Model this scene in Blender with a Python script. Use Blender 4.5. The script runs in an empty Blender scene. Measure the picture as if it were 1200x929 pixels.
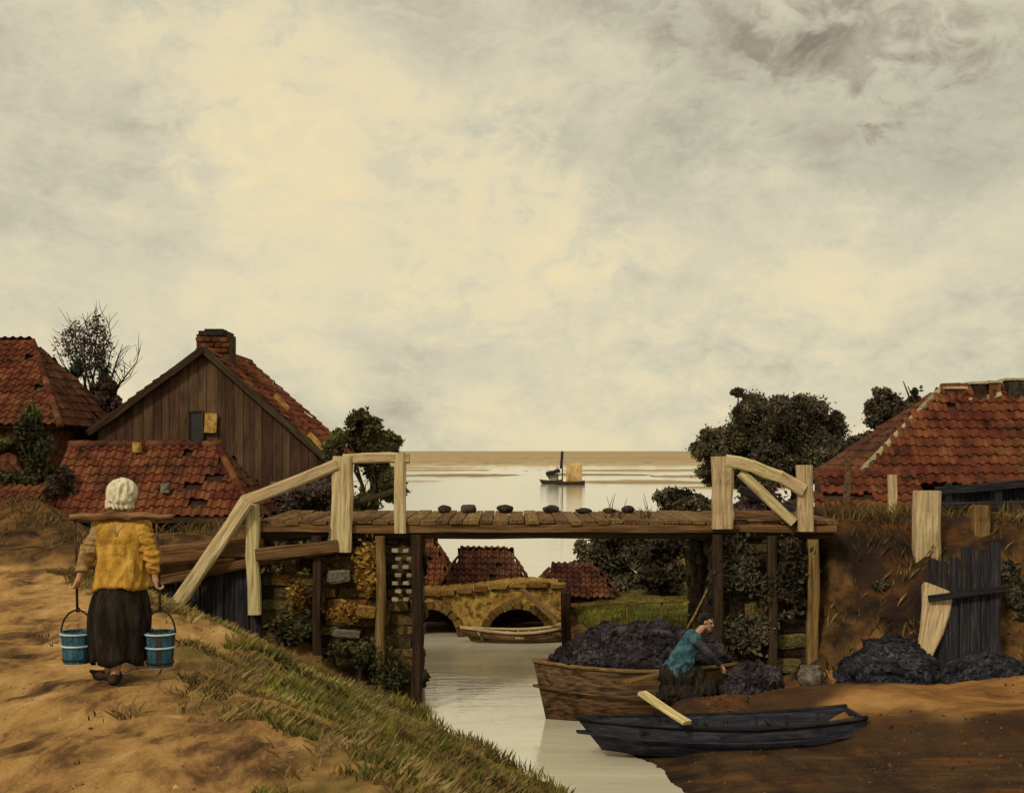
import bpy, bmesh, math, random
import numpy as np
from mathutils import Vector, Matrix, noise as mnoise

S = bpy.context.scene
COL = S.collection
random.seed(7)
rng = np.random.default_rng(11)

# ------------------------------------------------------------------ camera
CAM_H = 4.17          # metres above the canal water (z = 0)
F = 1449.0            # focal length in photograph pixels
cam_data = bpy.data.cameras.new('camera')
cam = bpy.data.objects.new('camera', cam_data)
COL.objects.link(cam)
cam.location = (0, 0, CAM_H)
cam.rotation_euler = (math.radians(90), 0, 0)
cam_data.sensor_width = 36
cam_data.lens = 36 * F / 1200
cam_data.shift_y = (528 - 464.5) / 1200
cam_data.clip_start = 0.1
cam_data.clip_end = 20000
S.camera = cam

def P(px, py, Y):
    """photograph pixel at depth Y -> world point"""
    return Vector(((px - 600) / F * Y, Y, CAM_H - (py - 528) / F * Y))

# ------------------------------------------------------------------ sky, sun
SUN_EL, SUN_AZ = math.radians(40), math.radians(-148)   # azimuth from +Y, clockwise
w = bpy.data.worlds.new('World'); S.world = w; w.use_nodes = True
nt = w.node_tree; N = nt.nodes; L = nt.links
N.clear()
def nd(tree, typ, **kw):
    n = tree.nodes.new(typ)
    for k, v in kw.items():
        setattr(n, k, v)
    return n
out = nd(nt, 'ShaderNodeOutputWorld')
bg = nd(nt, 'ShaderNodeBackground'); bg.inputs['Strength'].default_value = 1.0
sky = nd(nt, 'ShaderNodeTexSky', sky_type='NISHITA', sun_disc=False)
sky.sun_elevation = SUN_EL; sky.sun_rotation = SUN_AZ
skym = nd(nt, 'ShaderNodeMix', data_type='RGBA', blend_type='MULTIPLY'); skym.inputs[0].default_value = 1
skym.inputs[7].default_value = (0.09, 0.09, 0.09, 1)
L.new(sky.outputs[0], skym.inputs[6])
tc = nd(nt, 'ShaderNodeTexCoord')
mp = nd(nt, 'ShaderNodeMapping'); mp.inputs['Scale'].default_value = (1, 1, 1.5)
mp.inputs['Location'].default_value = (3.1, 0.4, 1.7)
L.new(tc.outputs['Generated'], mp.inputs['Vector'])
n1 = nd(nt, 'ShaderNodeTexNoise'); n1.inputs['Scale'].default_value = 5.5; n1.inputs['Detail'].default_value = 8
n1.inputs['Roughness'].default_value = 0.55; n1.inputs['Distortion'].default_value = 0.7
L.new(mp.outputs[0], n1.inputs['Vector'])
n2 = nd(nt, 'ShaderNodeTexNoise'); n2.inputs['Scale'].default_value = 26; n2.inputs['Detail'].default_value = 6
n2.inputs['Roughness'].default_value = 0.62; n2.inputs['Distortion'].default_value = .5
L.new(mp.outputs[0], n2.inputs['Vector'])
def math_n(op, a, b, tree=nt):
    m = nd(tree, 'ShaderNodeMath', operation=op)
    for i, v in enumerate((a, b)):
        if isinstance(v, (int, float)): m.inputs[i].default_value = v
        else: tree.links.new(v, m.inputs[i])
    return m.outputs[0]
n3 = nd(nt, 'ShaderNodeTexNoise'); n3.inputs['Scale'].default_value = 85; n3.inputs['Detail'].default_value = 4; n3.inputs['Distortion'].default_value = 1.0
L.new(mp.outputs[0], n3.inputs['Vector'])
val = math_n('ADD', math_n('ADD', math_n('MULTIPLY', n1.outputs[0], 0.50), math_n('MULTIPLY', n2.outputs[0], 0.24)), math_n('MULTIPLY', n3.outputs[0], 0.09))   # ~0.4
# the few big cloud masses in view: (px, py, angular radius deg, weight)
for (px, py, rad, wt) in [(430, 225, 7, .09), (330, 110, 6, .05), (590, 265, 4.5, .08), (250, 90, 4, .04), (640, 440, 7, .06), (870, 325, 6, .06), (160, 330, 7, .03), (1000, 400, 6, .03),
                          (960, 50, 3.2, -.085), (1050, 25, 3.4, -.08), (870, 5, 3, -.075), (1150, -5, 3.4, -.07), (760, -10, 2.6, -.06), (680, 80, 7, -.035), (860, 130, 6, -.035), (1060, 170, 6, -.03), (1170, 120, 4, -.05),
                          (130, 210, 5, -.03), (40, 110, 2.5, -.04), (500, 350, 4, -.045), (480, 20, 3, -.05), (760, 250, 4, -.02), (300, 330, 4, -.02)]:
    d = Vector((px - 600, F, 528 - py)).normalized()
    dp = nd(nt, 'ShaderNodeVectorMath', operation='DOT_PRODUCT')
    # wobble the direction a little so that the masses have ragged outlines
    L.new(tc.outputs['Generated'], dp.inputs[0]); dp.inputs[1].default_value = d
    wob = math_n('ADD', dp.outputs['Value'], math_n('MULTIPLY', math_n('SUBTRACT', n2.outputs[0], 0.5), 0.012))
    mr = nd(nt, 'ShaderNodeMapRange', interpolation_type='SMOOTHSTEP')
    L.new(wob, mr.inputs[0])
    mr.inputs[1].default_value = math.cos(math.radians(rad * 1.25)); mr.inputs[2].default_value = 1.0
    mr.inputs[3].default_value = 0; mr.inputs[4].default_value = wt
    val = math_n('ADD', val, mr.outputs[0])
ramp = nd(nt, 'ShaderNodeValToRGB'); L.new(val, ramp.inputs[0])
cr = ramp.color_ramp
cr.elements[0].position = 0.14; cr.elements[0].color = (0.25, 0.205, 0.145, 1)
cr.elements[1].position = 0.64; cr.elements[1].color = (0.90, 0.74, 0.44, 1)
for pos, c in [(0.24, (0.40, 0.355, 0.25)), (0.33, (0.54, 0.50, 0.365)), (0.41, (0.66, 0.61, 0.44)), (0.50, (0.785, 0.69, 0.46))]:
    e = cr.elements.new(pos); e.color = (*c, 1)
mixc = nd(nt, 'ShaderNodeMix', data_type='RGBA'); mixc.inputs[0].default_value = 0.95
L.new(skym.outputs[2], mixc.inputs[6]); L.new(ramp.outputs[0], mixc.inputs[7])
L.new(mixc.outputs[2], bg.inputs['Color']); L.new(bg.outputs[0], out.inputs[0])

sd = bpy.data.lights.new('sun', 'SUN'); sd.energy = 2.0; sd.angle = math.radians(9); sd.color = (1.0, 0.90, 0.72)
sun = bpy.data.objects.new('sun', sd); COL.objects.link(sun)
sdir = Vector((math.sin(SUN_AZ) * math.cos(SUN_EL), math.cos(SUN_AZ) * math.cos(SUN_EL), math.sin(SUN_EL)))
sun.rotation_euler = (-sdir).to_track_quat('-Z', 'Y').to_euler()
sun.location = (-20, -20, 30)

S.view_settings.view_transform = 'Standard'; S.view_settings.look = 'None'
S.view_settings.gamma = 1; S.view_settings.use_curve_mapping = False
S.view_settings.exposure = 0
S.render.engine = 'CYCLES'
S.render.resolution_x, S.render.resolution_y = 1024, 792

# ------------------------------------------------------------------ materials
MATS = {}
def mat(name, cols, scale=4, rough=.85, bump=.4, stretch=(1, 1, 1), detail=8, vary=.25, attr=None, spec=.1,
        bscale=None, contrast=.12, transl=0, distort=.4):
    """mottled procedural material: three colours chosen by noise, per-object variation, fine relief"""
    m = bpy.data.materials.new(name); m.use_nodes = True; t = m.node_tree; t.nodes.clear()
    o = nd(t, 'ShaderNodeOutputMaterial'); b = nd(t, 'ShaderNodeBsdfPrincipled')
    t.links.new(b.outputs[0], o.inputs[0])
    c = nd(t, 'ShaderNodeTexCoord'); mpn = nd(t, 'ShaderNodeMapping'); mpn.inputs['Scale'].default_value = stretch
    oi = nd(t, 'ShaderNodeObjectInfo')
    t.links.new(c.outputs['Object'], mpn.inputs['Vector'])
    va = nd(t, 'ShaderNodeVectorMath', operation='ADD'); t.links.new(mpn.outputs[0], va.inputs[0])
    sc = nd(t, 'ShaderNodeVectorMath', operation='SCALE'); sc.inputs[0].default_value = (37, 19, 53); t.links.new(oi.outputs['Random'], sc.inputs['Scale'])
    t.links.new(sc.outputs[0], va.inputs[1])
    a = nd(t, 'ShaderNodeTexNoise'); a.inputs['Scale'].default_value = scale; a.inputs['Detail'].default_value = detail
    a.inputs['Roughness'].default_value = .62; a.inputs['Distortion'].default_value = distort
    t.links.new(va.outputs[0], a.inputs['Vector'])
    r = nd(t, 'ShaderNodeValToRGB'); t.links.new(a.outputs[0], r.inputs[0])
    k = len(cols); e = r.color_ramp.elements
    e[0].position = .5 - contrast; e[0].color = (*cols[0], 1); e[1].position = .5 + contrast; e[1].color = (*cols[-1], 1)
    for i in range(1, k - 1):
        q = e.new(.5 - contrast + 2 * contrast * i / (k - 1)); q.color = (*cols[i], 1)
    hv = nd(t, 'ShaderNodeHueSaturation'); t.links.new(r.outputs[0], hv.inputs['Color'])
    src = oi.outputs['Random']
    if attr:
        at = nd(t, 'ShaderNodeAttribute'); at.attribute_name = attr; src = at.outputs['Fac']
    vv = math_n('ADD', math_n('MULTIPLY', src, 2 * vary, t), 1 - vary, t)
    t.links.new(vv, hv.inputs['Value'])
    hh = math_n('ADD', math_n('MULTIPLY', src, .03 if vary else 0, t), .485 if vary else .5, t); t.links.new(hh, hv.inputs['Hue'])
    t.links.new(hv.outputs[0], b.inputs['Base Color'])
    b.inputs['Roughness'].default_value = rough; b.inputs['Specular IOR Level'].default_value = spec
    if bump:
        nb = nd(t, 'ShaderNodeTexNoise'); nb.inputs['Scale'].default_value = bscale or scale * 4; nb.inputs['Detail'].default_value = 6
        t.links.new(va.outputs[0], nb.inputs['Vector'])
        bp = nd(t, 'ShaderNodeBump'); bp.inputs['Strength'].default_value = bump; bp.inputs['Distance'].default_value = .03
        t.links.new(nb.outputs[0], bp.inputs['Height']); t.links.new(bp.outputs[0], b.inputs['Normal'])
    if transl:
        tr = nd(t, 'ShaderNodeBsdfTranslucent'); t.links.new(hv.outputs[0], tr.inputs[0])
        ms = nd(t, 'ShaderNodeMixShader'); ms.inputs[0].default_value = transl
        t.links.new(b.outputs[0], ms.inputs[1]); t.links.new(tr.outputs[0], ms.inputs[2]); t.links.new(ms.outputs[0], o.inputs[0])
    MATS[name] = m
    return m

mat('pale_wood', [(.24, .16, .07), (.54, .42, .22), (.72, .59, .34)], 3, stretch=(.5, 9, 9), bump=.7, vary=.12, contrast=.2)
mat('brown_wood', [(.05, .028, .012), (.16, .088, .035), (.27, .16, .07)], 3, stretch=(.5, 8, 8), bump=.7, contrast=.2)
mat('dark_wood', [(.018, .013, .009), (.045, .028, .016), (.09, .055, .03)], 3, stretch=(.5, 8, 8), bump=.7, contrast=.2)
mat('tarred_wood', [(.012, .011, .013), (.022, .020, .024), (.045, .038, .040)], 3, stretch=(.5, 8, 8), bump=.6, rough=.7)
mat('gable_board', [(.035, .021, .014), (.078, .042, .025), (.125, .068, .040)], 1.2, stretch=(.8, 4, 4), bump=.6, contrast=.2)
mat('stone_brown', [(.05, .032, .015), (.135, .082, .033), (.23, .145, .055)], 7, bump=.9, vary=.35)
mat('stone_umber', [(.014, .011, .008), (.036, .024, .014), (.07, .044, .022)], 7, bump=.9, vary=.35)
mat('stone_olive', [(.045, .036, .015), (.115, .09, .034), (.20, .16, .062)], 7, bump=.9, vary=.35)
mat('stone_ochre', [(.08, .042, .013), (.22, .115, .03), (.34, .19, .055)], 7, bump=.9, vary=.3)
mat('pale_brick', [(.22, .18, .10), (.42, .36, .22)], 12, bump=.6, vary=.2)
mat('mortar', [(.025, .018, .010), (.055, .038, .019), (.09, .062, .028)], 5, bump=.8, vary=0)
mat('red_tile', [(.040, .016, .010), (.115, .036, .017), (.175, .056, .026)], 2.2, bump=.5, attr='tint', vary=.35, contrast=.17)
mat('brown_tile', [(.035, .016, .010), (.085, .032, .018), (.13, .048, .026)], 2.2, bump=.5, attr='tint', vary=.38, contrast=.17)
mat('red_brick', [(.06, .022, .011), (.13, .045, .02), (.20, .085, .04)], 6, bump=.8)
mat('soot_brick', [(.018, .013, .01), (.05, .026, .017), (.10, .045, .027)], 6, bump=.8)
mat('cream_plaster', [(.25, .19, .11), (.42, .34, .21), (.52, .43, .28)], 6, bump=.4, vary=.1)
mat('window_dark', [(.006, .006, .007), (.012, .012, .013)], 4, rough=.45, bump=0, vary=0, spec=.5)
mat('ochre_paint', [(.20, .11, .03), (.34, .19, .05), (.42, .26, .09)], 8, bump=.4)
mat('leaf_dark', [(.042, .036, .022), (.080, .066, .040), (.13, .102, .06)], 1.2, bump=0, attr='tint', vary=.55, transl=.15, rough=.7)
mat('leaf_olive', [(.042, .042, .018), (.085, .08, .032), (.14, .12, .045)], 1.2, bump=0, attr='tint', vary=.5, transl=.2, rough=.7)
mat('leaf_ochre', [(.10, .05, .012), (.22, .115, .028), (.34, .19, .05)], 2, bump=0, attr='tint', vary=.4, transl=.2, rough=.8)
mat('leaf_green', [(.02, .045, .018), (.04, .085, .035), (.07, .11, .04)], 2, bump=0, attr='tint', vary=.5, transl=.2, rough=.7)
mat('leaf_purple', [(.05, .032, .026), (.085, .058, .045), (.13, .09, .065)], 2, bump=0, attr='tint', vary=.4, transl=.15, rough=.8)
mat('bark', [(.02, .014, .009), (.045, .03, .018), (.08, .055, .035)], 6, bump=.8, stretch=(4, 4, 1))
mat('grass', [(.075, .06, .016), (.15, .125, .03), (.25, .205, .05)], 1.1, bump=0, attr='tint', vary=.5, transl=.25, rough=.7)
mat('bright_grass', [(.07, .078, .017), (.14, .145, .032), (.27, .22, .045)], 1.4, bump=0, attr='tint', vary=.4, transl=.25, rough=.7)
mat('dead_stem', [(.12, .075, .028), (.22, .145, .055), (.34, .23, .10)], 1.4, bump=0, attr='tint', vary=.4, transl=.2, rough=.8)
mat('dry_grass', [(.06, .038, .015), (.12, .072, .026), (.22, .14, .05)], 1.4, bump=0, attr='tint', vary=.4, transl=.2, rough=.8)
mat('skin', [(.36, .20, .12), (.45, .26, .16), (.50, .30, .19)], 9, bump=.1, vary=0, rough=.55)
mat('yellow_cloth', [(.30, .155, .024), (.46, .255, .042), (.56, .33, .07)], 7, bump=.5, vary=0, rough=.9, bscale=60, stretch=(1.5, 1.5, .7))
mat('tan_cloth', [(.20, .12, .05), (.32, .21, .09), (.42, .29, .13)], 9, bump=.5, vary=0, rough=.9)
mat('black_cloth', [(.010, .008, .007), (.020, .016, .012), (.042, .030, .018)], 6, bump=.5, vary=0, rough=.95, stretch=(3, 3, .6))
mat('white_cloth', [(.44, .38, .26), (.60, .53, .38), (.70, .63, .47)], 9, bump=.5, vary=0, rough=.9)
mat('teal_cloth', [(.018, .045, .06), (.036, .088, .115), (.07, .145, .18)], 7, bump=.5, vary=0, rough=.9)
mat('violet_cloth', [(.014, .012, .015), (.030, .025, .031), (.06, .05, .056)], 4, bump=.25, vary=.2, rough=.9, bscale=60)
mat('slate_cloth', [(.016, .017, .022), (.034, .036, .046), (.06, .062, .075)], 4, bump=.25, vary=.2, rough=.9, bscale=60)
mat('blue_paint', [(.03, .03, .028), (.018, .075, .115), (.025, .11, .165), (.06, .17, .22)], 14, bump=.5, vary=.25, rough=.6, spec=.3, contrast=.2)
mat('pale_band', [(.30, .40, .45), (.45, .55, .58)], 12, bump=.2, vary=.1, rough=.4)
mat('bucket_dark', [(.02, .018, .018), (.05, .04, .036), (.09, .06, .045)], 7, bump=.4)
mat('rope', [(.05, .03, .016), (.10, .06, .03), (.16, .10, .05)], 14, bump=.6)
mat('iron', [(.015, .013, .012), (.03, .025, .022)], 14, bump=.4, rough=.6)
mat('hair', [(.02, .013, .008), (.04, .025, .015)], 20, bump=.4, vary=0)
mat('navy_hull', [(.012, .012, .018), (.022, .022, .032), (.045, .042, .052)], 3, stretch=(.5, 5, 5), bump=.5, rough=.65)
mat('brown_hull', [(.03, .016, .009), (.085, .048, .022), (.15, .085, .04)], 3, stretch=(.5, 6, 6), bump=.6, rough=.7)
mat('ochre_sail', [(.34, .22, .08), (.50, .34, .14), (.58, .42, .19)], 1.2, bump=.1, vary=0)
mat('grey_sail', [(.20, .20, .16), (.34, .33, .26)], 1.2, bump=.1, vary=0)
mat('dark_stone', [(.015, .013, .011), (.035, .028, .022), (.07, .052, .038)], 9, bump=.8, vary=.3)
mat('grey_stone', [(.07, .06, .045), (.15, .13, .095), (.25, .215, .16)], 9, bump=.8, vary=.2)
mat('yoke_wood', [(.06, .026, .013), (.15, .068, .034), (.22, .11, .06)], 5, bump=.5, stretch=(1, 8, 8))
mat('stave', [(.09, .045, .014), (.20, .11, .035), (.32, .19, .07)], 6, bump=.7, stretch=(.5, 5, 5))

# ------------------------------------------------------------------ helpers
def tag(o, label=None, cat=None, group=None, kind=None):
    if label: o['label'] = label
    if cat: o['category'] = cat
    if group: o['group'] = group
    if kind: o['kind'] = kind
    return o

def empty(name, loc, label=None, cat=None, group=None):
    o = bpy.data.objects.new(name, None); COL.objects.link(o); o.location = loc
    o.empty_display_size = .2
    return tag(o, label, cat, group)

def link(o, parent=None):
    COL.objects.link(o)
    if parent is not None:
        o.parent = parent
        off = Vector(parent.location)
        q = parent.parent
        while q is not None:
            off += Vector(q.location); q = q.parent
        o.location = Vector(o.location) - off      # geometry and placement are written in world space
    return o

def meshobj(name, verts, faces, m, parent=None, loc=(0, 0, 0), smooth=False, tint=None):
    me = bpy.data.meshes.new(name); me.from_pydata([tuple(v) for v in verts], [], faces); me.validate(); me.update()
    if isinstance(m, str): m = MATS[m]
    me.materials.append(m)
    if smooth:
        me.polygons.foreach_set('use_smooth', [True] * len(me.polygons))
    if tint is not None:
        a = me.attributes.new('tint', 'FLOAT', 'POINT'); a.data.foreach_set('value', np.asarray(tint, dtype=np.float32))
    o = bpy.data.objects.new(name, me); o.location = loc
    return link(o, parent)

def share(name, me, parent, loc, rot=(0, 0, 0), scale=(1, 1, 1), m=None):
    o = bpy.data.objects.new(name, me); o.location = loc; o.rotation_euler = rot; o.scale = scale
    link(o, parent)
    if m:
        o.material_slots[0].link = 'OBJECT'; o.material_slots[0].material = MATS[m]
    return o

def beam(name, a, b, wd, ht, m, parent=None, up=(0, 0, 1), jit=.012, segs=3, taper=1.0, rnd=.18):
    """hewn timber from a to b, local X along its length"""
    a = Vector(a); b = Vector(b); d = b - a; ln = d.length; x = d.normalized()
    u = Vector(up)
    if abs(x.dot(u)) > .97: u = Vector((0, 1, 0))
    y = u.cross(x).normalized(); z = x.cross(y)
    c = min(wd, ht) * rnd
    V = []; Fc = []
    for i in range(segs + 1):
        t = i / segs; k = 1 + (taper - 1) * t
        oy, oz = random.uniform(-jit, jit), random.uniform(-jit, jit)
        hw, hh = wd / 2 * k, ht / 2 * k
        for (p, q) in ((-hw, -hh + c), (-hw + c, -hh), (hw - c, -hh), (hw, -hh + c), (hw, hh - c), (hw - c, hh), (-hw + c, hh), (-hw, hh - c)):
            V.append((t * ln, p + oy + random.uniform(-jit, jit) * .5, q + oz + random.uniform(-jit, jit) * .5))
    for i in range(segs):
        for j in range(8):
            k = (j + 1) % 8
            Fc.append((i * 8 + j, i * 8 + k, (i + 1) * 8 + k, (i + 1) * 8 + j))
    Fc.append(tuple(reversed(range(8)))); Fc.append(tuple(segs * 8 + j for j in range(8)))
    Fc = [tuple(reversed(f)) for f in Fc]
    o = meshobj(name, V, Fc, m)
    M = Matrix((x, y, z)).transposed()
    o.rotation_euler = M.to_euler()
    o.location = a
    if parent is not None:
        off = Vector(parent.location); q = parent.parent
        while q is not None: off += Vector(q.location); q = q.parent
        o.parent = parent; o.location = a - off
    return o

def box_geo(x0, x1, y0, y1, z0, z1):
    v = [(x, y, z) for z in (z0, z1) for y in (y0, y1) for x in (x0, x1)]
    f = [(0, 2, 3, 1), (4, 5, 7, 6), (0, 1, 5, 4), (2, 6, 7, 3), (0, 4, 6, 2), (1, 3, 7, 5)]
    return v, f

def box(name, x0, x1, y0, y1, z0, z1, m, parent=None):
    v, f = box_geo(x0, x1, y0, y1, z0, z1)
    c = Vector(((x0 + x1) / 2, (y0 + y1) / 2, z0))
    return meshobj(name, [Vector(q) - c for q in v], f, m, parent, c)

def tube_geo(path, radii, n=8):
    path = [Vector(p) for p in path]; V = []; Fc = []
    if isinstance(radii, (int, float)): radii = [radii] * len(path)
    prev = None
    for i, p in enumerate(path):
        d = (path[min(i + 1, len(path) - 1)] - path[max(i - 1, 0)])
        d = d.normalized() if d.length > 1e-9 else Vector((0, 0, 1))
        u = prev if prev is not None else (Vector((1, 0, 0)) if abs(d.x) < .8 else Vector((0, 1, 0)))
        u = (u - d * u.dot(d)).normalized(); prev = u; v = d.cross(u)
        for j in range(n):
            a = 2 * math.pi * j / n
            V.append(p + (u * math.cos(a) + v * math.sin(a)) * radii[i])
    for i in range(len(path) - 1):
        for j in range(n):
            k = (j + 1) % n
            Fc.append((i * n + j, i * n + k, (i + 1) * n + k, (i + 1) * n + j))
    Fc.append(tuple(reversed(range(n)))); Fc.append(tuple((len(path) - 1) * n + j for j in range(n)))
    return V, Fc

def merge(geos):
    V = []; Fc = []
    for v, f in geos:
        b = len(V); V += list(v); Fc += [tuple(i + b for i in q) for q in f]
    return V, Fc

def loft(rings, cap=True):
    n = len(rings[0]); V = [p for r in rings for p in r]; Fc = []
    for i in range(len(rings) - 1):
        for j in range(n):
            k = (j + 1) % n
            Fc.append((i * n + j, i * n + k, (i + 1) * n + k, (i + 1) * n + j))
    if cap:
        Fc.append(tuple(reversed(range(n)))); Fc.append(tuple((len(rings) - 1) * n + j for j in range(n)))
    return V, Fc

def ball_geo(c, r, n=10, m=7):
    c = Vector(c); r = Vector(r) if not isinstance(r, (int, float)) else Vector((r, r, r))
    rings = []
    for i in range(m):
        th = math.pi * (i + .5) / m
        rings.append([c + Vector((r.x * math.sin(th) * math.cos(2 * math.pi * j / n), r.y * math.sin(th) * math.sin(2 * math.pi * j / n), -r.z * math.cos(th))) for j in range(n)])
    return loft(rings)

def capsule_geo(a, b, ra, rb, n=10):
    a = Vector(a); b = Vector(b); d = (b - a).normalized()
    path = [a - d * ra * .92, a - d * ra * .6, a, b, b + d * rb * .6, b + d * rb * .92]
    return tube_geo(path, [ra * .35, ra * .8, ra, rb, rb * .8, rb * .35], n)

TMP = bpy.data.scenes.new('workbench')
def remesh_obj(name, geos, vox, m, parent, smooth_it=6, loc=(0, 0, 0)):
    """fuse overlapping solids into one continuous skin"""
    v, f = merge(geos)
    me = bpy.data.meshes.new('tmp'); me.from_pydata([tuple(p) for p in v], [], f); me.update()
    o = bpy.data.objects.new('tmp', me); TMP.collection.objects.link(o)
    md = o.modifiers.new('r', 'REMESH'); md.mode = 'VOXEL'; md.voxel_size = vox
    ms = o.modifiers.new('s', 'SMOOTH'); ms.iterations = smooth_it; ms.factor = .5
    vl = TMP.view_layers[0]; vl.update()
    nm = bpy.data.meshes.new_from_object(o.evaluated_get(vl.depsgraph))
    bpy.data.objects.remove(o); bpy.data.meshes.remove(me)
    nm.name = name; nm.materials.clear(); nm.materials.append(MATS[m])
    nm.polygons.foreach_set('use_smooth', [True] * len(nm.polygons))
    q = bpy.data.objects.new(name, nm); q.location = loc
    return link(q, parent)

# smooth value noise in numpy
def vnoise(x, y, seed=0):
    xi = np.floor(x).astype(np.int64); yi = np.floor(y).astype(np.int64)
    fx = x - xi; fy = y - yi
    fx = fx * fx * (3 - 2 * fx); fy = fy * fy * (3 - 2 * fy)
    def h(a, b):
        n = (a * 374761393 + b * 668265263 + seed * 974711) & 0x7fffffff
        n = ((n ^ (n >> 13)) * 1274126177) & 0x7fffffff
        return ((n ^ (n >> 16)) & 0xffff) / 65535.0
    return (h(xi, yi) * (1 - fx) + h(xi + 1, yi) * fx) * (1 - fy) + (h(xi, yi + 1) * (1 - fx) + h(xi + 1, yi + 1) * fx) * fy
def fbm(x, y, seed=0, octv=4):
    s = 0; a = .5; t = 0
    for i in range(octv):
        s = s + a * vnoise(x * 2 ** i, y * 2 ** i, seed + i); t += a; a *= .5
    return s / t
def sstep(a, b, x):
    t = np.clip((x - a) / (b - a), 0, 1); return t * t * (3 - 2 * t)

# ------------------------------------------------------------------ terrain
PATH_Z, POLDER, DECK = 2.29, 1.1, 3.05
YW = [-10, 5, 11, 13, 15.07, 17.2, 20.1, 23.2, 25, 28, 31, 37, 38, 60, 62, 400]
XW = [8, 5, 2.0, 1.2, .52, -.47, -1.5, -1.6, -2.3, -2.4, -2.6, -3.3, -3.3, -5.6, -300, -300]
YE = [-10, 5, 6.8, 9, 11.5, 14.2, 17, 20, 24]
XE = [1.0, -.1, -.75, -1.85, -2.9, -3.9, -5.5, -7.2, -8.5]
YR = [-10, 5, 12, 15, 16.4, 17.2, 18.3, 18.75, 19.5, 23, 25, 28, 31, 38, 60, 62, 400]
XR = [6, 3.2, 1.9, 2.0, 1.9, 1.55, 1.55, 2.4, 3.1, 3.3, 1.6, 1.0, 1.2, 4, 6, 300, 300]

def height(x, y):
    x = np.asarray(x, dtype=float); y = np.asarray(y, dtype=float)
    xw = np.interp(y, YW, XW); xe = np.interp(y, YE, XE); xr = np.interp(y, YR, XR)
    big = fbm(x * .35 + 9, y * .35, 3); mid = fbm(x * 1.3, y * 1.3, 5); fine = fbm(x * 5, y * 5, 8, 3)
    jag = (fbm(x * .9, y * .9, 21) - .5) * .5
    # left bank: slope from water's edge to the path, then the path itself
    t = (xw - x + jag) / np.maximum(xw - xe, .3)
    tt = np.clip(t, 0, 1)
    zl = PATH_Z * (.75 * tt + .25 * tt * tt * (3 - 2 * tt)) + (mid - .5) * .22 * sstep(0, .25, t) * (1 - .5 * sstep(.9, 1.2, t)) + (fine - .5) * .07
    rut = np.sin((x + .28 * y) * 2.3 + 2.2 * big) * .05 * sstep(1, 1.3, t)
    zl = zl + rut + (big - .5) * .25 * sstep(1, 1.4, t)
    zl = np.where(t < 0, np.maximum(-.7, t * 2.0), zl)
    # polder behind the road
    back = sstep(23.3, 25.2, y)
    low = POLDER + (big - .5) * .3
    lowt = np.where(xw - x > 0, np.minimum(low, (xw - x) * 1.3), np.maximum(-.7, (xw - x)))
    zl = zl * (1 - back) + lowt * back
    # approach road on the left, level with the deck where it meets the bridge
    road = np.interp(x, [-16, -10, -7.5, -5.5, -4.1, -1.5], [2.35, 2.4, 2.55, 2.72, 2.9, 2.9]) + (fine - .5) * .06
    rm = sstep(19.95, 20.5, y) * (1 - sstep(23.2, 24.6, y)) * sstep(2.6, 3.2, -x)
    zl = np.where(rm > 0, np.maximum(zl, zl * (1 - rm) + road * rm), zl)
    # spoil bank along the far side of the road
    sb = np.exp(-((y - 23.6) / 1.0) ** 2) * sstep(7.2, 9.5, -x) * .75 * (.6 + .8 * mid)
    zl = zl + sb
    # right bank: sand shore, then the steep side of the approach road
    s = x - xr + jag * .8
    shore = np.where(s > 0, .42 * sstep(0, 1.0, s) + .06 * np.clip(s, 0, 6) + (mid - .5) * .16 * sstep(.2, 1, s) + (fine - .5) * .05, np.maximum(-.7, s * 1.2))
    ridge = .16 * np.exp(-((y - 17.9 - .15 * np.sin(x * 1.7)) / .35) ** 2) * sstep(.4, 1.2, s)
    lowm = (1 - sstep(17.4, 17.9, y + (mid - .5) * .3)) * (1 - .75 * sstep(4.0, 4.9, x) * sstep(16.4, 17.0, y))
    zr = np.where(shore > 0, (shore + ridge) * (1 - .72 * lowm), shore)
    emb = sstep(18.9, 21.2, y + (mid - .5) * .9) * (1 - sstep(24, 25.6, y)) * sstep(4.4, 5.3, x)
    roadr = 3.0 + (fine - .5) * .08
    zr = zr * (1 - emb) + (roadr + (mid - .5) * .2) * emb
    backr = sstep(23.5, 25.5, y) * sstep(1.0, 3.5, s)
    lr = (.55 + .55 * sstep(3, 8, s)) + (big - .5) * .25
    zr = np.where((backr > 0) & (emb <= 0.01), zr * (1 - backr) + lr * backr, np.where(backr > 0, np.maximum(zr, lr * backr), zr))
    mid_x = (xw + xr) / 2
    z = np.where(x < mid_x, zl, zr)
    # causeway behind the culvert
    cw = sstep(28.5, 29.6, y) * (1 - sstep(35, 37.5, y)); tun = (np.abs(x + .62) < 1.75) & (y < 30.2)
    z = np.where((cw > 0) & ~tun, np.maximum(z, -.7 + (1.15 + (mid - .5) * .25) * cw), z)
    # mud flats and the far shore
    for (cx, cy, rx, ry, hh) in [(-9, 210, 16, 16, .35), (17, 165, 12, 14, .4), (30, 260, 34, 14, .4), (-30, 300, 34, 14, .4), (4, 120, 5, 3.5, .16), (-22, 262, 26, 12, .4), (14, 215, 14, 8, .4), (26, 140, 10, 8, .4), (34, 200, 18, 10, .4), (-16, 170, 12, 5, .3)]:
        d = ((x - cx) / rx) ** 2 + ((y - cy) / ry) ** 2 + (big - .5) * .8
        z = np.where(d < 1.3, np.maximum(z, -.15 + hh * (1 - d)), z)
    far = sstep(345, 372, y + (big - .5) * 30)
    z = z * (1 - far) + (.8 + (big - .5) * .8) * far
    return z
def H(x, y): return float(height(np.array([x]), np.array([y]))[0])

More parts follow.
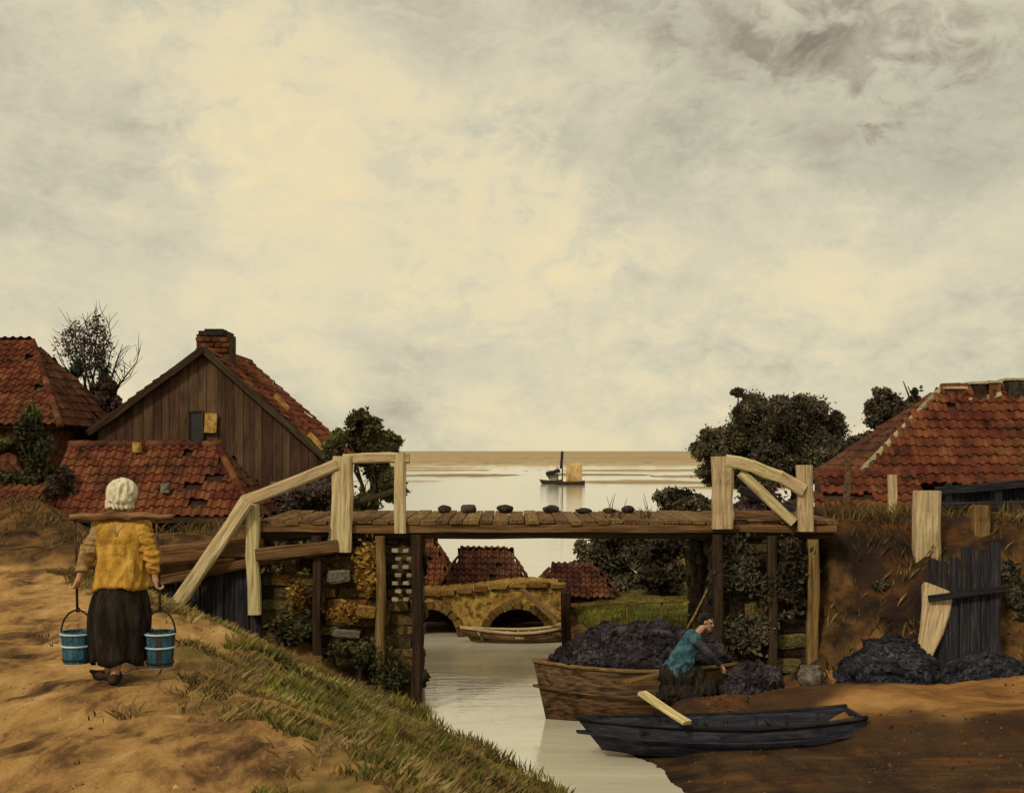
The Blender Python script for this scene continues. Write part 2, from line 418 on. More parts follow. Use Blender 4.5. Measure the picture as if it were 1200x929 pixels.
def grow(a, b, step, end, g):
    r = list(np.arange(a, b, step)); s = step
    while r[-1] < end:
        s *= g; r.append(r[-1] + s)
    return r
xs = grow(0, 9.5, .1, 5000, 1.11); xs = np.array([-v for v in reversed(xs[1:])] + xs)
ysf = grow(3.5, 32, .1, 9000, 1.045); ysb = grow(0, .1, .1, 60, 1.3)
ys = np.array([3.5 - v for v in reversed(ysb[1:])] + ysf)
GX, GY = np.meshgrid(xs, ys)
GZ = height(GX, GY)
nx, ny = len(xs), len(ys)
idx = np.arange(nx * ny).reshape(ny, nx)
quads = np.stack([idx[:-1, :-1], idx[:-1, 1:], idx[1:, 1:], idx[1:, :-1]], -1).reshape(-1, 4)
me = bpy.data.meshes.new('ground')
me.vertices.add(nx * ny); me.vertices.foreach_set('co', np.stack([GX, GY, GZ], -1).ravel())
me.loops.add(quads.size); me.loops.foreach_set('vertex_index', quads.ravel())
me.polygons.add(len(quads)); me.polygons.foreach_set('loop_start', np.arange(len(quads)) * 4)
me.polygons.foreach_set('use_smooth', np.ones(len(quads), dtype=bool))
me.update(calc_edges=True)
def zone(x, y, z):
    xw = np.interp(y, YW, XW); xe = np.interp(y, YE, XE); xr = np.interp(y, YR, XR)
    n = fbm(x * .8 + 4, y * .8, 31); n2 = fbm(x * 3, y * 3, 33)
    t = (xw - x) / np.maximum(xw - xe, .3)
    left = x < (xw + xr) / 2
    near = 1 - sstep(19.4, 20.2, y)
    grass = sstep(.0, .12, t) * (1 - sstep(.86, 1.06, t + (n - .5) * .5 + (n2 - .5) * .3)) * near * left
    grass = np.maximum(grass, sstep(24, 25.5, y) * (1 - sstep(200, 300, y)) * (1 - sstep(26, 26.5, y) * (1 - sstep(36, 40, y)) * sstep(-4, -3, x) * (1 - sstep(1.5, 1.8, x))) * .8)
    sand = (~left) * (1 - sstep(23, 24, y)) * sstep(.1, .3, z)
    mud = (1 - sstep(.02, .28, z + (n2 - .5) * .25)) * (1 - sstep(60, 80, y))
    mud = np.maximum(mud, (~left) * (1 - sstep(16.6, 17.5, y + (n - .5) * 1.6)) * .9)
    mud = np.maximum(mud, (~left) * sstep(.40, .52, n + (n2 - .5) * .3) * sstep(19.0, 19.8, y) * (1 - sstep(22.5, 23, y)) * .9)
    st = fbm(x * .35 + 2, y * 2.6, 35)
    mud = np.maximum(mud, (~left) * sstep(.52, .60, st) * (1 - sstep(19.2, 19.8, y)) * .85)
    earth = sstep(19.6, 20.2, y + (n - .5)) * (1 - sstep(60, 90, y)) * left
    earth = np.maximum(earth, (~left) * sstep(18.9, 19.8, y + (n2 - .5) * .9) * (1 - sstep(60, 90, y)))
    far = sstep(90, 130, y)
    return grass, sand, mud, earth, far
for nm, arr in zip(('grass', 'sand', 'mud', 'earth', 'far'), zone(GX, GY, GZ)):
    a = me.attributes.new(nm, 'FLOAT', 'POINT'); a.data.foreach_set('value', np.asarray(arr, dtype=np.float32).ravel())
gm = bpy.data.materials.new('ground_soil'); gm.use_nodes = True; t = gm.node_tree; t.nodes.clear()
o = nd(t, 'ShaderNodeOutputMaterial'); b = nd(t, 'ShaderNodeBsdfPrincipled'); t.links.new(b.outputs[0], o.inputs[0])
b.inputs['Roughness'].default_value = .9; b.inputs['Specular IOR Level'].default_value = .06
c = nd(t, 'ShaderNodeTexCoord')
def gnoise(scale, stretch, rot=0, det=8, dist=.6):
    m_ = nd(t, 'ShaderNodeMapping'); m_.inputs['Scale'].default_value = stretch; m_.inputs['Rotation'].default_value = (0, 0, rot)
    t.links.new(c.outputs['Object'], m_.inputs[0])
    n_ = nd(t, 'ShaderNodeTexNoise'); n_.inputs['Scale'].default_value = scale; n_.inputs['Detail'].default_value = det
    n_.inputs['Roughness'].default_value = .65; n_.inputs['Distortion'].default_value = dist
    t.links.new(m_.outputs[0], n_.inputs['Vector']); return n_.outputs[0]
def gramp(fac, cols, con=.15):
    r_ = nd(t, 'ShaderNodeValToRGB'); t.links.new(fac, r_.inputs[0]); e_ = r_.color_ramp.elements
    e_[0].position = .5 - con; e_[0].color = (*cols[0], 1); e_[1].position = .5 + con; e_[1].color = (*cols[-1], 1)
    for i in range(1, len(cols) - 1):
        q = e_.new(.5 - con + 2 * con * i / (len(cols) - 1)); q.color = (*cols[i], 1)
    return r_.outputs[0]
streak = gnoise(1.5, (1.5, .6, 1), -.5, det=12, dist=.35)
blot = gnoise(2.3, (1, 1, 1))
cur = gramp(streak, [(.06, .032, .016), (.17, .088, .036), (.37, .205, .072), (.47, .275, .10), (.57, .37, .165)], .165)
for attr, cols, fac in [('sand', [(.09, .042, .016), (.27, .13, .043), (.40, .22, .078)], gnoise(1.2, (.5, 2.0, 1), 0)),
                        ('earth', [(.022, .015, .010), (.055, .031, .015), (.12, .062, .023), (.19, .10, .035)], blot),
                        ('grass', [(.07, .045, .016), (.13, .10, .028), (.20, .16, .042)], blot),
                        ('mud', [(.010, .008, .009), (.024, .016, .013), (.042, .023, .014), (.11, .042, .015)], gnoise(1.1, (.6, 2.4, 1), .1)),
                        ('far', [(.26, .19, .10), (.38, .28, .15), (.46, .36, .21)], gnoise(.012, (.25, 2.2, 1)))]:  # far land: pale tones put distance haze into its colour
    at = nd(t, 'ShaderNodeAttribute'); at.attribute_name = attr
    fm = at.outputs['Fac']
    if attr in ('sand', 'earth'):
        at2 = fm
        sub = math_n('MULTIPLY', fm, 1.0 if attr == 'earth' else .95, t); fm = sub
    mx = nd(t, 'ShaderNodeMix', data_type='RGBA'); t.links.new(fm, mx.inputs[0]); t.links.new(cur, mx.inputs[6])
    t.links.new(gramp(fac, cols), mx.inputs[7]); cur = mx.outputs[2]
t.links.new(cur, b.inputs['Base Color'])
bp = nd(t, 'ShaderNodeBump'); bp.inputs['Strength'].default_value = .8; bp.inputs['Distance'].default_value = .06
t.links.new(math_n('ADD', gnoise(7, (1, .6, 1), -.5, dist=.2), math_n('MULTIPLY', gnoise(45, (1, 1, 1), 0, dist=.1), .5, t), t), bp.inputs['Height']); t.links.new(bp.outputs[0], b.inputs['Normal'])
me.materials.append(gm)
ground = bpy.data.objects.new('ground', me); COL.objects.link(ground)
tag(ground, 'sandy path, grassy canal bank and far tan shore', kind='structure')

# water
wm = bpy.data.materials.new('canal_water'); wm.use_nodes = True; t = wm.node_tree; b = t.nodes['Principled BSDF']
b.inputs['Base Color'].default_value = (.36, .29, .17, 1); b.inputs['Roughness'].default_value = .05; b.inputs['IOR'].default_value = 1.85
c = nd(t, 'ShaderNodeTexCoord')
h1 = gnoise(.8, (.6, 2.2, 1), .15, det=5); h2 = gnoise(4.5, (.5, 1.6, 1), -.2, det=3)
hs = math_n('ADD', h1, math_n('MULTIPLY', h2, .25, t), t)
bp = nd(t, 'ShaderNodeBump'); bp.inputs['Strength'].default_value = .16; bp.inputs['Distance'].default_value = .07
t.links.new(hs, bp.inputs['Height']); t.links.new(bp.outputs[0], b.inputs['Normal'])
cw = gramp(gnoise(.6, (.4, 1.8, 1), .1), [(.50, .455, .345), (.58, .53, .41), (.66, .60, .46)], .2)
t.links.new(cw, b.inputs['Base Color'])
wy = [-40, 8, 40, 120, 420]
V = [(x, y, 0) for y in wy for x in (-400, 0, 400)]
Fc = [(r * 3 + q, r * 3 + q + 1, r * 3 + q + 4, r * 3 + q + 3) for r in range(4) for q in range(2)]
tag(meshobj('water', V, Fc, wm), 'pale cloudy canal and lake water', kind='structure')

# ------------------------------------------------------------------ stones shared between walls
def stone_mesh(seed, bev=.10, jit=.05):
    r = random.Random(seed); bm = bmesh.new(); bmesh.ops.create_cube(bm, size=1)
    bmesh.ops.bevel(bm, geom=list(bm.edges), offset=bev, segments=1, affect='EDGES', profile=.5)
    for v in bm.verts: v.co += Vector((r.uniform(-jit, jit), r.uniform(-jit, jit), r.uniform(-jit, jit)))
    m_ = bpy.data.meshes.new('stone'); bm.to_mesh(m_); bm.free(); m_.materials.append(MATS['stone_brown']); return m_
STONES = [stone_mesh(i, .13, .075) for i in range(8)]
def stone_face(parent, org, u, nrm, width, z0, z1, ch, lens, mats, depth=.22, proud=.06, name='stone', skip=.05):
    org = Vector(org); u = Vector(u); nrm = Vector(nrm); rot = math.atan2(u.y, u.x)
    z = z0; row = 0
    while z < z1 - .02:
        hgt = min(ch * random.uniform(.65, 1.35), z1 - z)
        if z1 - (z + hgt) < .08: hgt = z1 - z
        p = -random.uniform(0, .25) if row % 2 else 0
        while p < width - .03:
            ln = random.uniform(*lens); a = max(p, 0); e = min(p + ln, width)
            if width - e < .12: e = width
            if e - a > .06 and random.random() > skip:
                cpos = org + u * ((a + e) / 2) + nrm * (-depth / 2 + proud + random.uniform(-.05, .04)); cpos.z = z + hgt / 2
                share(name, random.choice(STONES), parent, cpos, (random.uniform(-.04, .04), random.uniform(-.07, .07), rot + random.uniform(-.06, .06)),
                      (e - a - .018, depth, hgt - .018), random.choice(mats))
            p = p + ln if e < width else width
        z += hgt; row += 1

# ------------------------------------------------------------------ bridge piers
BY0, BY1 = 20.0, 23.0
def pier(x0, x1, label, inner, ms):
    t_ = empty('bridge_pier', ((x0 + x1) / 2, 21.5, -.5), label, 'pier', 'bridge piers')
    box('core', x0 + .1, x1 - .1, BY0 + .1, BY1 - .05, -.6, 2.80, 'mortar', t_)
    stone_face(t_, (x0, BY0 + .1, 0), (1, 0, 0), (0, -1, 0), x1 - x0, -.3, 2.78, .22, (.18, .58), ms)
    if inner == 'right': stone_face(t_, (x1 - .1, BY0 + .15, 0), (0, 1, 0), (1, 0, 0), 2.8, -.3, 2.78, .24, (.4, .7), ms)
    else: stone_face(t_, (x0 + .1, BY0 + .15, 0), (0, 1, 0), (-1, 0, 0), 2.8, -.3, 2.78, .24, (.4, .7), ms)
    return t_
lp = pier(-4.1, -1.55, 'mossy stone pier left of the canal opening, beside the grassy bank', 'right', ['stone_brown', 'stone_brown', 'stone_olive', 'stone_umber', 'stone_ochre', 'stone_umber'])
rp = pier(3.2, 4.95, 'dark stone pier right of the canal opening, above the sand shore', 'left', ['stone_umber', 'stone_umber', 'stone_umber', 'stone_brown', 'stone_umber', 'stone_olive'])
# timber piles on the faces
for (px, wd, z0, z1, m_) in [(489, .17, -.4, 2.82, 'dark_wood'), (446, .15, .2, 2.8, 'brown_wood'), (372, .14, .9, 2.8, 'dark_wood')]:
    X = (px - 600) / F * 19.86
    beam('pile', (X, 19.84, z0), (X, 19.84, z1), wd, .16, m_, lp, segs=5, jit=.015)
for i in range(7):
    for j in range(2):
        q = P(463 + 13 * j + (i % 2) * 4, 645 + i * 9.5, 19.86)
        share('brick', STONES[(i + j) % 6], lp, q, (0, random.uniform(-.2, .2), 0), (.10, .12, .06), 'pale_brick')
for (px, py, sx, sz) in [(397, 628, .34, .26), (396, 675, .36, .2), (405, 742, .42, .13), (428, 716, .3, .2)]:
    share('stone', STONES[2], lp, P(px, py, 19.84), (0, random.uniform(-.15, .15), 0), (sx, .2, sz), 'grey_stone' if py != 716 else 'stone_ochre')
for (px, wd, z0, z1, m_) in [(842, .16, -.2, 2.82, 'dark_wood'), (905, .14, .3, 2.8, 'dark_wood'), (952, .18, .4, 2.75, 'brown_wood')]:
    X = (px - 600) / F * 19.86
    beam('pile', (X, 19.84, z0), (X, 19.84, z1), wd, .16, m_, rp, segs=5, jit=.015)

# ------------------------------------------------------------------ the bridge
br = empty('wooden_bridge', (.5, 21.5, 2.82), 'brown timber bridge crossing the canal between two stone piers', 'bridge')
x = -4.1
while x < 5.2:
    wd = random.uniform(.2, .27)
    beam('deck_plank', (x + wd / 2, BY0 - .12 + random.uniform(-.05, .05), DECK - .03 + random.uniform(-.012, .012)),
         (x + wd / 2, BY1 + .1 + random.uniform(-.05, .05), DECK - .03 + random.uniform(-.012, .012)), wd - .015, .06, 'brown_wood', br, segs=1, jit=.004)
    x += wd
for y_, m_ in ((BY0 + .02, 'brown_wood'), (BY0 + 1.4, 'dark_wood'), (BY1 - .1, 'dark_wood')):
    beam('girder', (-4.15, y_ + .06, 2.86), (5.2, y_ + .06, 2.86), .18, .24, 'dark_wood', br, segs=10, jit=.014)
beam('fascia_beam', (-4.18, BY0 - .09, 2.915), (5.22, BY0 - .09, 2.915), .07, .13, 'brown_wood', br, segs=12, jit=.012)
# railing at the left end
pm = 'pale_wood'
beam('post', (-2.74, 19.84, 2.55), (-2.70, 19.84, 4.08), .34, .22, pm, br, up=(0, 1, 0), segs=5, jit=.02, taper=.92)
beam('post', (-1.79, 19.86, 2.85), (-1.79, 19.86, 4.14), .18, .18, pm, br, up=(0, 1, 0), segs=4)
beam('post', (-4.13, 19.82, 1.55), (-4.17, 19.82, 3.32), .20, .18, pm, br, up=(0, 1, 0), segs=4)
beam('handrail', P(402, 538, 19.86), P(480, 536, 19.86), .14, .17, pm, br)
beam('handrail', P(286, 588, 19.80), P(396, 545, 19.80), .16, .19, pm, br, segs=5)
beam('raking_brace', P(198, 722, 19.62), P(290, 587, 19.62), .18, .22, pm, br, segs=5, jit=.018)
beam('lower_rail', P(404, 592, 19.98), P(474, 572, 19.98), .08, .09, 'dark_wood', br)
beam('edge_beam', (-7.0, 19.92, 2.42), (-4.0, 19.92, 2.62), .16, .30, 'brown_wood', br, segs=5, jit=.02)
beam('edge_beam', (-5.9, 19.9, 2.02), (-2.9, 19.78, 2.62), .14, .16, 'brown_wood', br, segs=5, jit=.02)
beam('knee_brace', P(396, 640, 19.72), P(300, 650, 19.72), .12, .2, 'brown_wood', br)
# far-side railing posts, left end
beam('post', (-3.2, 23.0, 2.9), (-3.2, 23.0, 3.98), .16, .16, 'brown_wood', br, up=(0, 1, 0))
# railing at the right end
beam('post', (3.38, 19.82, 2.92), (3.36, 19.82, 4.08), .33, .2, pm, br, up=(0, 1, 0), segs=5, jit=.02)
beam('post', (4.69, 19.82, 2.88), (4.69, 19.82, 3.94), .24, .2, pm, br, up=(0, 1, 0), segs=4, jit=.015)
V = [P(850, 540, 19.74), P(880, 546, 19.74), P(912, 558, 19.74), P(940, 574, 19.74)]
for a_, b_ in zip(V[:-1], V[1:]): beam('handrail', a_, b_ + (b_ - a_) * .06, .12, .20, pm, br, segs=2)
beam('diagonal_brace', P(868, 553, 19.8), P(930, 612, 19.8), .11, .16, 'pale_wood', br)
beam('lower_rail', P(862, 602, 19.85), P(930, 606, 19.85), .1, .12, 'brown_wood', br)
beam('lower_rail', P(866, 572, 22.4), P(930, 600, 22.4), .1, .14, 'tarred_wood', br)

# dark lumps lying along the deck edge
def rock_geo(c_, r_, seed, n=10, m=7, rough=.28):
    v, f = ball_geo((0, 0, 0), 1, n, m); o_ = []
    for p in v:
        k = 1 + rough * (mnoise.noise(Vector(p) * 1.4 + Vector((seed * 7.3, seed, 0))))
        o_.append(Vector(c_) + Vector((p.x * r_[0], p.y * r_[1], p.z * r_[2])) * k)
    return o_, f
for i, (px, wpx, hpx, lab) in enumerate([(521, 16, 8, 'dark tarry lump on the bridge deck, leftmost of the row by the left railing'),
                           (549, 19, 9, 'flat black lump on the bridge deck, second from the left railing'),
                           (592, 20, 9, 'long black lump on the bridge deck, third from the left railing'),
                           (646, 20, 8, 'grey-green lump on the bridge deck below the distant dark boat'),
                           (684, 20, 5, 'thin brown lump on the bridge deck right of the grey-green one'),
                           (714, 16, 5, 'small brown lump on the bridge deck near the dry twigs'),
                           (736, 15, 8, 'rounded brown lump on the bridge deck, rightmost of the row')]):
    c_ = P(px, 602, 22.3); rx = wpx / 2 * 22.3 / F; rz = hpx / 2 * 22.3 / F * 1.25
    c_.z = DECK + rz * .8
    v, f = rock_geo((0, 0, 0), (rx, .12, rz), i + 1)
    tag(meshobj('stone_lump', v, f, 'dark_stone', None, c_, True), lab, 'stone', 'lumps on the bridge deck')

# plank revetment under the left approach, boards coloured dark as the ramp's shadow
rv = empty('plank_revetment', (-5.0, 19.95, 1.0), 'dark upright plank revetment under the left approach, behind the leaning brace', 'retaining wall')
x = -6.0
while x < -4.15:
    wd = random.uniform(.17, .24); top = 1.95 + (x + 6.0) / 1.85 * .55 + random.uniform(-.04, .04)
    beam('board', (x + wd / 2, 19.97, .7), (x + wd / 2, 19.97, top), wd - .012, .06, 'tarred_wood', rv, up=(0, 1, 0), segs=1, jit=.006)
    x += wd

# ------------------------------------------------------------------ roofs
def pip(px, py, poly):
    c_ = False; j = len(poly) - 1
    for i in range(len(poly)):
        xi, yi = poly[i]; xj, yj = poly[j]
        if (yi > py) != (yj > py) and px < (xj - xi) * (py - yi) / (yj - yi) + xi: c_ = not c_
        j = i
    return c_
def roof_slope(parent, pts, m_, tw=.2, tl=.25, miss=.012, holes=(), seed=0, thick=.08, lift=.015):
    """pts: eave left, eave right, ... counter-clockwise seen from outside; tiles on a boarded underlay"""
    r = random.Random(seed)
    pts = [Vector(p) for p in pts]; u = (pts[1] - pts[0]).normalized(); nrm = None
    for k in range(2, len(pts)):
        q = u.cross(pts[k] - pts[0])
        if q.length > .1: nrm = q.normalized(); break
    v = nrm.cross(u)
    n = len(pts)
    base = [p - nrm * .02 for p in pts] + [p - nrm * (.02 + thick) for p in pts]
    fc = [tuple(range(n)), tuple(reversed(range(n, 2 * n)))] + [(i, i + n, (i + 1) % n + n, (i + 1) % n) for i in range(n)]
    fc = [tuple(f) for f in fc]
    sl = meshobj('roof_boarding', base, fc, 'dark_wood', parent)
    poly = [((p - pts[0]).dot(u), (p - pts[0]).dot(v)) for p in pts]
    u0, u1 = min(a for a, b in poly), max(a for a, b in poly); v1 = max(b for a, b in poly)
    V = []; Fc = []; T = []
    prof = [(0, .012), (.2, .05), (.42, .045), (.62, .0), (.85, -.004), (1.04, .014)]
    rows = int(v1 / tl) + 1
    for j in range(rows):
        for i in range(int((u1 - u0) / tw) + 1):
            a = u0 + i * tw; b_ = j * tl
            cu, cv = a + tw / 2, min(b_ + tl / 2, v1 - .02)
            if not pip(cu, cv, poly): continue
            if r.random() < miss: continue
            if any(((cu - h[0]) / h[2]) ** 2 + ((cv - h[1]) / h[3]) ** 2 < 1 for h in holes): continue
            tn = min(1, max(0, .5 + .5 * mnoise.noise(Vector((cu * .9 + seed, cv * .9, seed))) + r.uniform(-.32, .32)))
            k = len(V); sk = r.uniform(-.012, .012); ex = r.uniform(-.015, .015); up = r.uniform(0, .014) + (r.random() < .05) * .02; sk += (r.random() < .06) * r.uniform(-.12, .12); ex -= (r.random() < .05) * .05
            for (vv, hh) in ((b_ - .03 + ex, .036 + up), (b_ - .03 + ex, .012), (b_ + tl * 1.05, .004)):
                for (pu, ph) in prof:
                    top = hh + (ph if hh != .012 else ph - .0)
                    V.append(pts[0] + u * (a + pu * tw + sk * (vv - b_)) + v * (vv + .012 * mnoise.noise(Vector((a * 1.3, b_ * 1.3, seed)))) + nrm * (top + lift - .01 + .035 * (mnoise.noise(Vector((a * .8, vv * .8, seed * 3.1))) + .25))); T.append(tn)
            for q in range(5):
                Fc.append((k + 6 + q, k + 7 + q, k + 1 + q, k + q))
                Fc.append((k + q, k + q + 1, k + 13 + q, k + 12 + q))
    o_ = meshobj('roof_tiles', V, Fc, m_, parent, tint=T); o_['kind'] = 'stuff'
    return sl
def ridge(parent, a, b, m_, r_=.10, name='ridge_tile'):
    a = Vector(a); b = Vector(b); n = max(1, int((b - a).length / .38)); d = (b - a) / n
    for i in range(n):
        v, f = tube_geo([Vector((0, 0, 0)), d * 1.08], [r_ * random.uniform(.95, 1.05), r_ * 1.12], 8)
        meshobj(name, v, f, m_, parent, a + d * i - Vector((0, 0, r_ * .45)), True, tint=[random.random()] * len(v))
def wall_boards(parent, x0, x1, y, z0, topf, m_, wmin=.18, wmax=.28, th=.05):
    x = x0
    while x < x1 - .02:
        wd = min(random.uniform(wmin, wmax), x1 - x); a, b_ = x + .006, x + wd - .006; dy = random.uniform(-.012, .012)
        zt = [topf(a), topf(b_)]
        V = [(0, 0, a - x), (0, 0, b_ - x)]
        c_ = Vector((x, y + dy, z0))
        V = [(a, y + dy, z0), (b_, y + dy, z0), (b_, y + dy, zt[1]), (a, y + dy, zt[0]), (a, y + dy + th, z0), (b_, y + dy + th, z0), (b_, y + dy + th, zt[1]), (a, y + dy + th, zt[0])]
        # local X runs up the board so that the grain does too
        V = [(q[2] - z0, q[0] - x, q[1] - y - dy) for q in V]
        f = [(0, 1, 2, 3), (5, 4, 7, 6), (1, 5, 6, 2), (4, 0, 3, 7), (3, 2, 6, 7), (0, 4, 5, 1)]
        o_ = meshobj('board', V, f, m_, parent, c_)
        o_.rotation_euler = Matrix(((0, 1, 0), (0, 0, 1), (1, 0, 0))).to_euler()
        x += wd
def window(parent, x0, x1, y, z0, z1, fm='cream_plaster', name='window'):
    wn = box(name, x0, x1, y, y + .05, z0, z1, 'window_dark', parent)
    for (a, b_) in (((x0, z0), (x1, z0)), ((x0, z1), (x1, z1)), ((x0, z0), (x0, z1)), ((x1, z0), (x1, z1))):
        beam('frame', (a[0], y - .012, a[1]), (b_[0], y - .012, b_[1]), .05, .06, fm, wn, segs=1, jit=.002)
    return wn

# ---- farmhouse with the tall boarded gable
fh = empty('farmhouse', (-7.45, 32.5, .9), 'tall dark boarded gable farmhouse with brick chimney on its ridge', 'house')
AX, AZ = -7.45, 6.66
LX, LZ, RX, RZ = -10.25, 4.62, -4.5, 4.05
def gtop(x):
    return (AZ - (AX - x) / (AX - LX) * (AZ - LZ) if x < AX else AZ - (x - AX) / (RX - AX) * (AZ - RZ)) - .09
wall_boards(fh, -10.05, -4.72, 30.0, .9, gtop, 'gable_board')
box('wall', -4.90, -4.72, 30.08, 34.9, .9, 4.15, 'soot_brick', fh)
box('wall', -10.05, -9.85, 30.08, 34.9, .9, 4.6, 'soot_brick', fh)
v, f = [(-10.05, 0, .9), (-4.72, 0, .9), (-4.72, 0, 4.1), (AX, 0, 6.5), (-10.05, 0, 4.6)], [(0, 1, 2, 3, 4)]
v2 = [(a, 34.9, c_) for a, b_, c_ in v] + [(a, 34.75, c_) for a, b_, c_ in v]
meshobj('rear_wall', v2, [(4, 3, 2, 1, 0), (5, 6, 7, 8, 9)] + [(i, (i + 1) % 5, (i + 1) % 5 + 5, i + 5) for i in range(5)], 'soot_brick', fh)
roof_slope(fh, [(RX, 29.85, RZ), (RX, 35.1, RZ), (AX, 35.1, AZ), (AX, 29.85, AZ)], 'red_tile', seed=2, miss=.03, holes=[(1.2, 2.7, .3, .25)])
roof_slope(fh, [(LX, 35.1, LZ), (LX, 29.85, LZ), (AX, 29.85, AZ), (AX, 35.1, AZ)], 'brown_tile', seed=3)
ridge(fh, (AX, 29.85, AZ + .05), (AX, 35.1, AZ + .05), 'brown_tile')
for (a, b_) in (((AX, AZ), (RX, RZ)), ((AX, AZ), (LX, LZ))):
    beam('verge_board', (a[0], 29.82, a[1] - .05), (b_[0], 29.82, b_[1] - .05), .05, .17, 'dark_wood', fh, segs=4)
for k, (px, py) in enumerate([(300, 435), (322, 462), (343, 486), (362, 508)]):
    q = P(px, py, 29.8); beam('batten', q, q + Vector((.34, 0, -.36)), .05, .12, 'ochre_paint' if k % 2 else 'red_brick', fh, segs=1)
ch = box('chimney', -7.72, -6.92, 30.25, 31.0, 6.2, 7.02, 'soot_brick', fh)
for k in range(3):
    zc = 6.62 + k * .13
    for i in range(4):
        share('brick', STONES[i], ch, (-7.64 + i * .2 + (k % 2) * .06, 30.24, zc), (0, 0, 0), (.18, .09, .10), 'red_brick')
box('cap', -7.66, -6.98, 30.2, 31.05, 7.0, 7.10, 'dark_stone', ch)
box('flue', -7.55, -7.1, 30.35, 30.85, 7.1, 7.16, 'iron', ch)
window(fh, P(222, 0, 29.95).x, P(238, 0, 29.95).x, 29.93, P(0, 521, 29.95).z, P(0, 482, 29.95).z, 'dark_wood', 'loft_opening')
beam('shutter', P(247, 507, 29.9), P(247, 484, 29.9), .30, .05, 'ochre_paint', fh, up=(0, 1, 0), segs=1)
window(fh, P(318, 0, 29.95).x, P(340, 0, 29.95).x, 29.93, P(0, 590, 29.95).z, P(0, 566, 29.95).z, 'brown_wood')

# ---- low red-tiled barn in front of it
an = empty('low_barn', (-7.7, 27.5, .9), 'low barn with broad red tiled roof in front of the farmhouse', 'barn')
box('wall', -9.7, -5.75, 26.2, 28.8, .8, 2.86, 'soot_brick', an)
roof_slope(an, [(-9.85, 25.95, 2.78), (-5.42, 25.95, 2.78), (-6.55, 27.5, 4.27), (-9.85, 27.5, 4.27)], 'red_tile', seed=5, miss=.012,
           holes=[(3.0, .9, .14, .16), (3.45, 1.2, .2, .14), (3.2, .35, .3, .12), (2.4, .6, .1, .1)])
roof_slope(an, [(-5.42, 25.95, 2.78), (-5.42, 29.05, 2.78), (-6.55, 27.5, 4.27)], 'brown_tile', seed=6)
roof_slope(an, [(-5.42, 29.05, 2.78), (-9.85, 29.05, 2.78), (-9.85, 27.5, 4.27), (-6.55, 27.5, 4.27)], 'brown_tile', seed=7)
ridge(an, (-9.85, 27.5, 4.34), (-6.5, 27.5, 4.34), 'brown_tile')
ridge(an, (-6.55, 27.5, 4.32), (-5.42, 25.95, 2.84), 'red_tile', .08)
v2 = [(-9.7, 26.2, 2.8), (-9.7, 28.8, 2.8), (-9.7, 27.5, 4.15), (-9.6, 26.2, 2.8), (-9.6, 28.8, 2.8), (-9.6, 27.5, 4.15)]
meshobj('gable', v2, [(0, 2, 1), (3, 4, 5), (0, 1, 4, 3), (1, 2, 5, 4), (2, 0, 3, 5)], 'soot_brick', an)
beam('gutter_board', (-9.8, 25.93, 2.72), (-5.45, 25.93, 2.72), .05, .14, 'dark_wood', an, segs=6)
window(an, -8.6, -8.1, 26.15, 1.9, 2.5, 'brown_wood'); window(an, -6.7, -6.2, 26.15, 1.9, 2.5, 'brown_wood')
beam('vent_post', P(161, 530, 27.2), P(161, 518, 27.2), .16, .16, 'ochre_paint', an, up=(0, 1, 0), segs=1)
beam('vent_post', P(193, 577, 26.3), P(193, 566, 26.3), .18, .14, 'grey_stone', an, up=(0, 1, 0), segs=1)
# ---- red house at the left edge
lh = empty('red_house', (-14, 30.5, .9), 'red brick house with red tiled roof cut by the left edge', 'house')
box('wall', -18, -10.75, 28.8, 33.2, .9, 4.95, 'red_brick', lh)
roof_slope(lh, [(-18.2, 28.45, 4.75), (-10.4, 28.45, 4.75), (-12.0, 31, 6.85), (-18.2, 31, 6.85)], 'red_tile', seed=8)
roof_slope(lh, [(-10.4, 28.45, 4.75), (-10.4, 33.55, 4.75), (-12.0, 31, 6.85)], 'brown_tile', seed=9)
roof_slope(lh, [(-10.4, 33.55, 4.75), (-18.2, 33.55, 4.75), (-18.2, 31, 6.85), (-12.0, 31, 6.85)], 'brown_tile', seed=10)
ridge(lh, (-18.2, 31, 6.9), (-12.0, 31, 6.9), 'red_tile'); ridge(lh, (-12.0, 31, 6.9), (-10.4, 28.45, 4.8), 'red_tile', .08)
window(lh, -11.9, -11.3, 28.74, 2.6, 3.6); 
# ---- lean-to
lt = empty('lean_to', (-11, 25.4, .9), 'low red-roofed lean-to with pale plaster end at the left edge', 'shed')
box('wall', -13.5, -9.62, 24.95, 25.85, .8, 2.75, 'cream_plaster', lt)
roof_slope(lt, [(-13.6, 24.7, 2.68), (-9.62, 24.7, 2.68), (-9.9, 25.95, 3.36), (-13.6, 25.95, 3.36)], 'red_tile', seed=12)
box('rear_wall', -13.5, -9.95, 25.86, 25.96, .8, 3.25, 'soot_brick', lt)

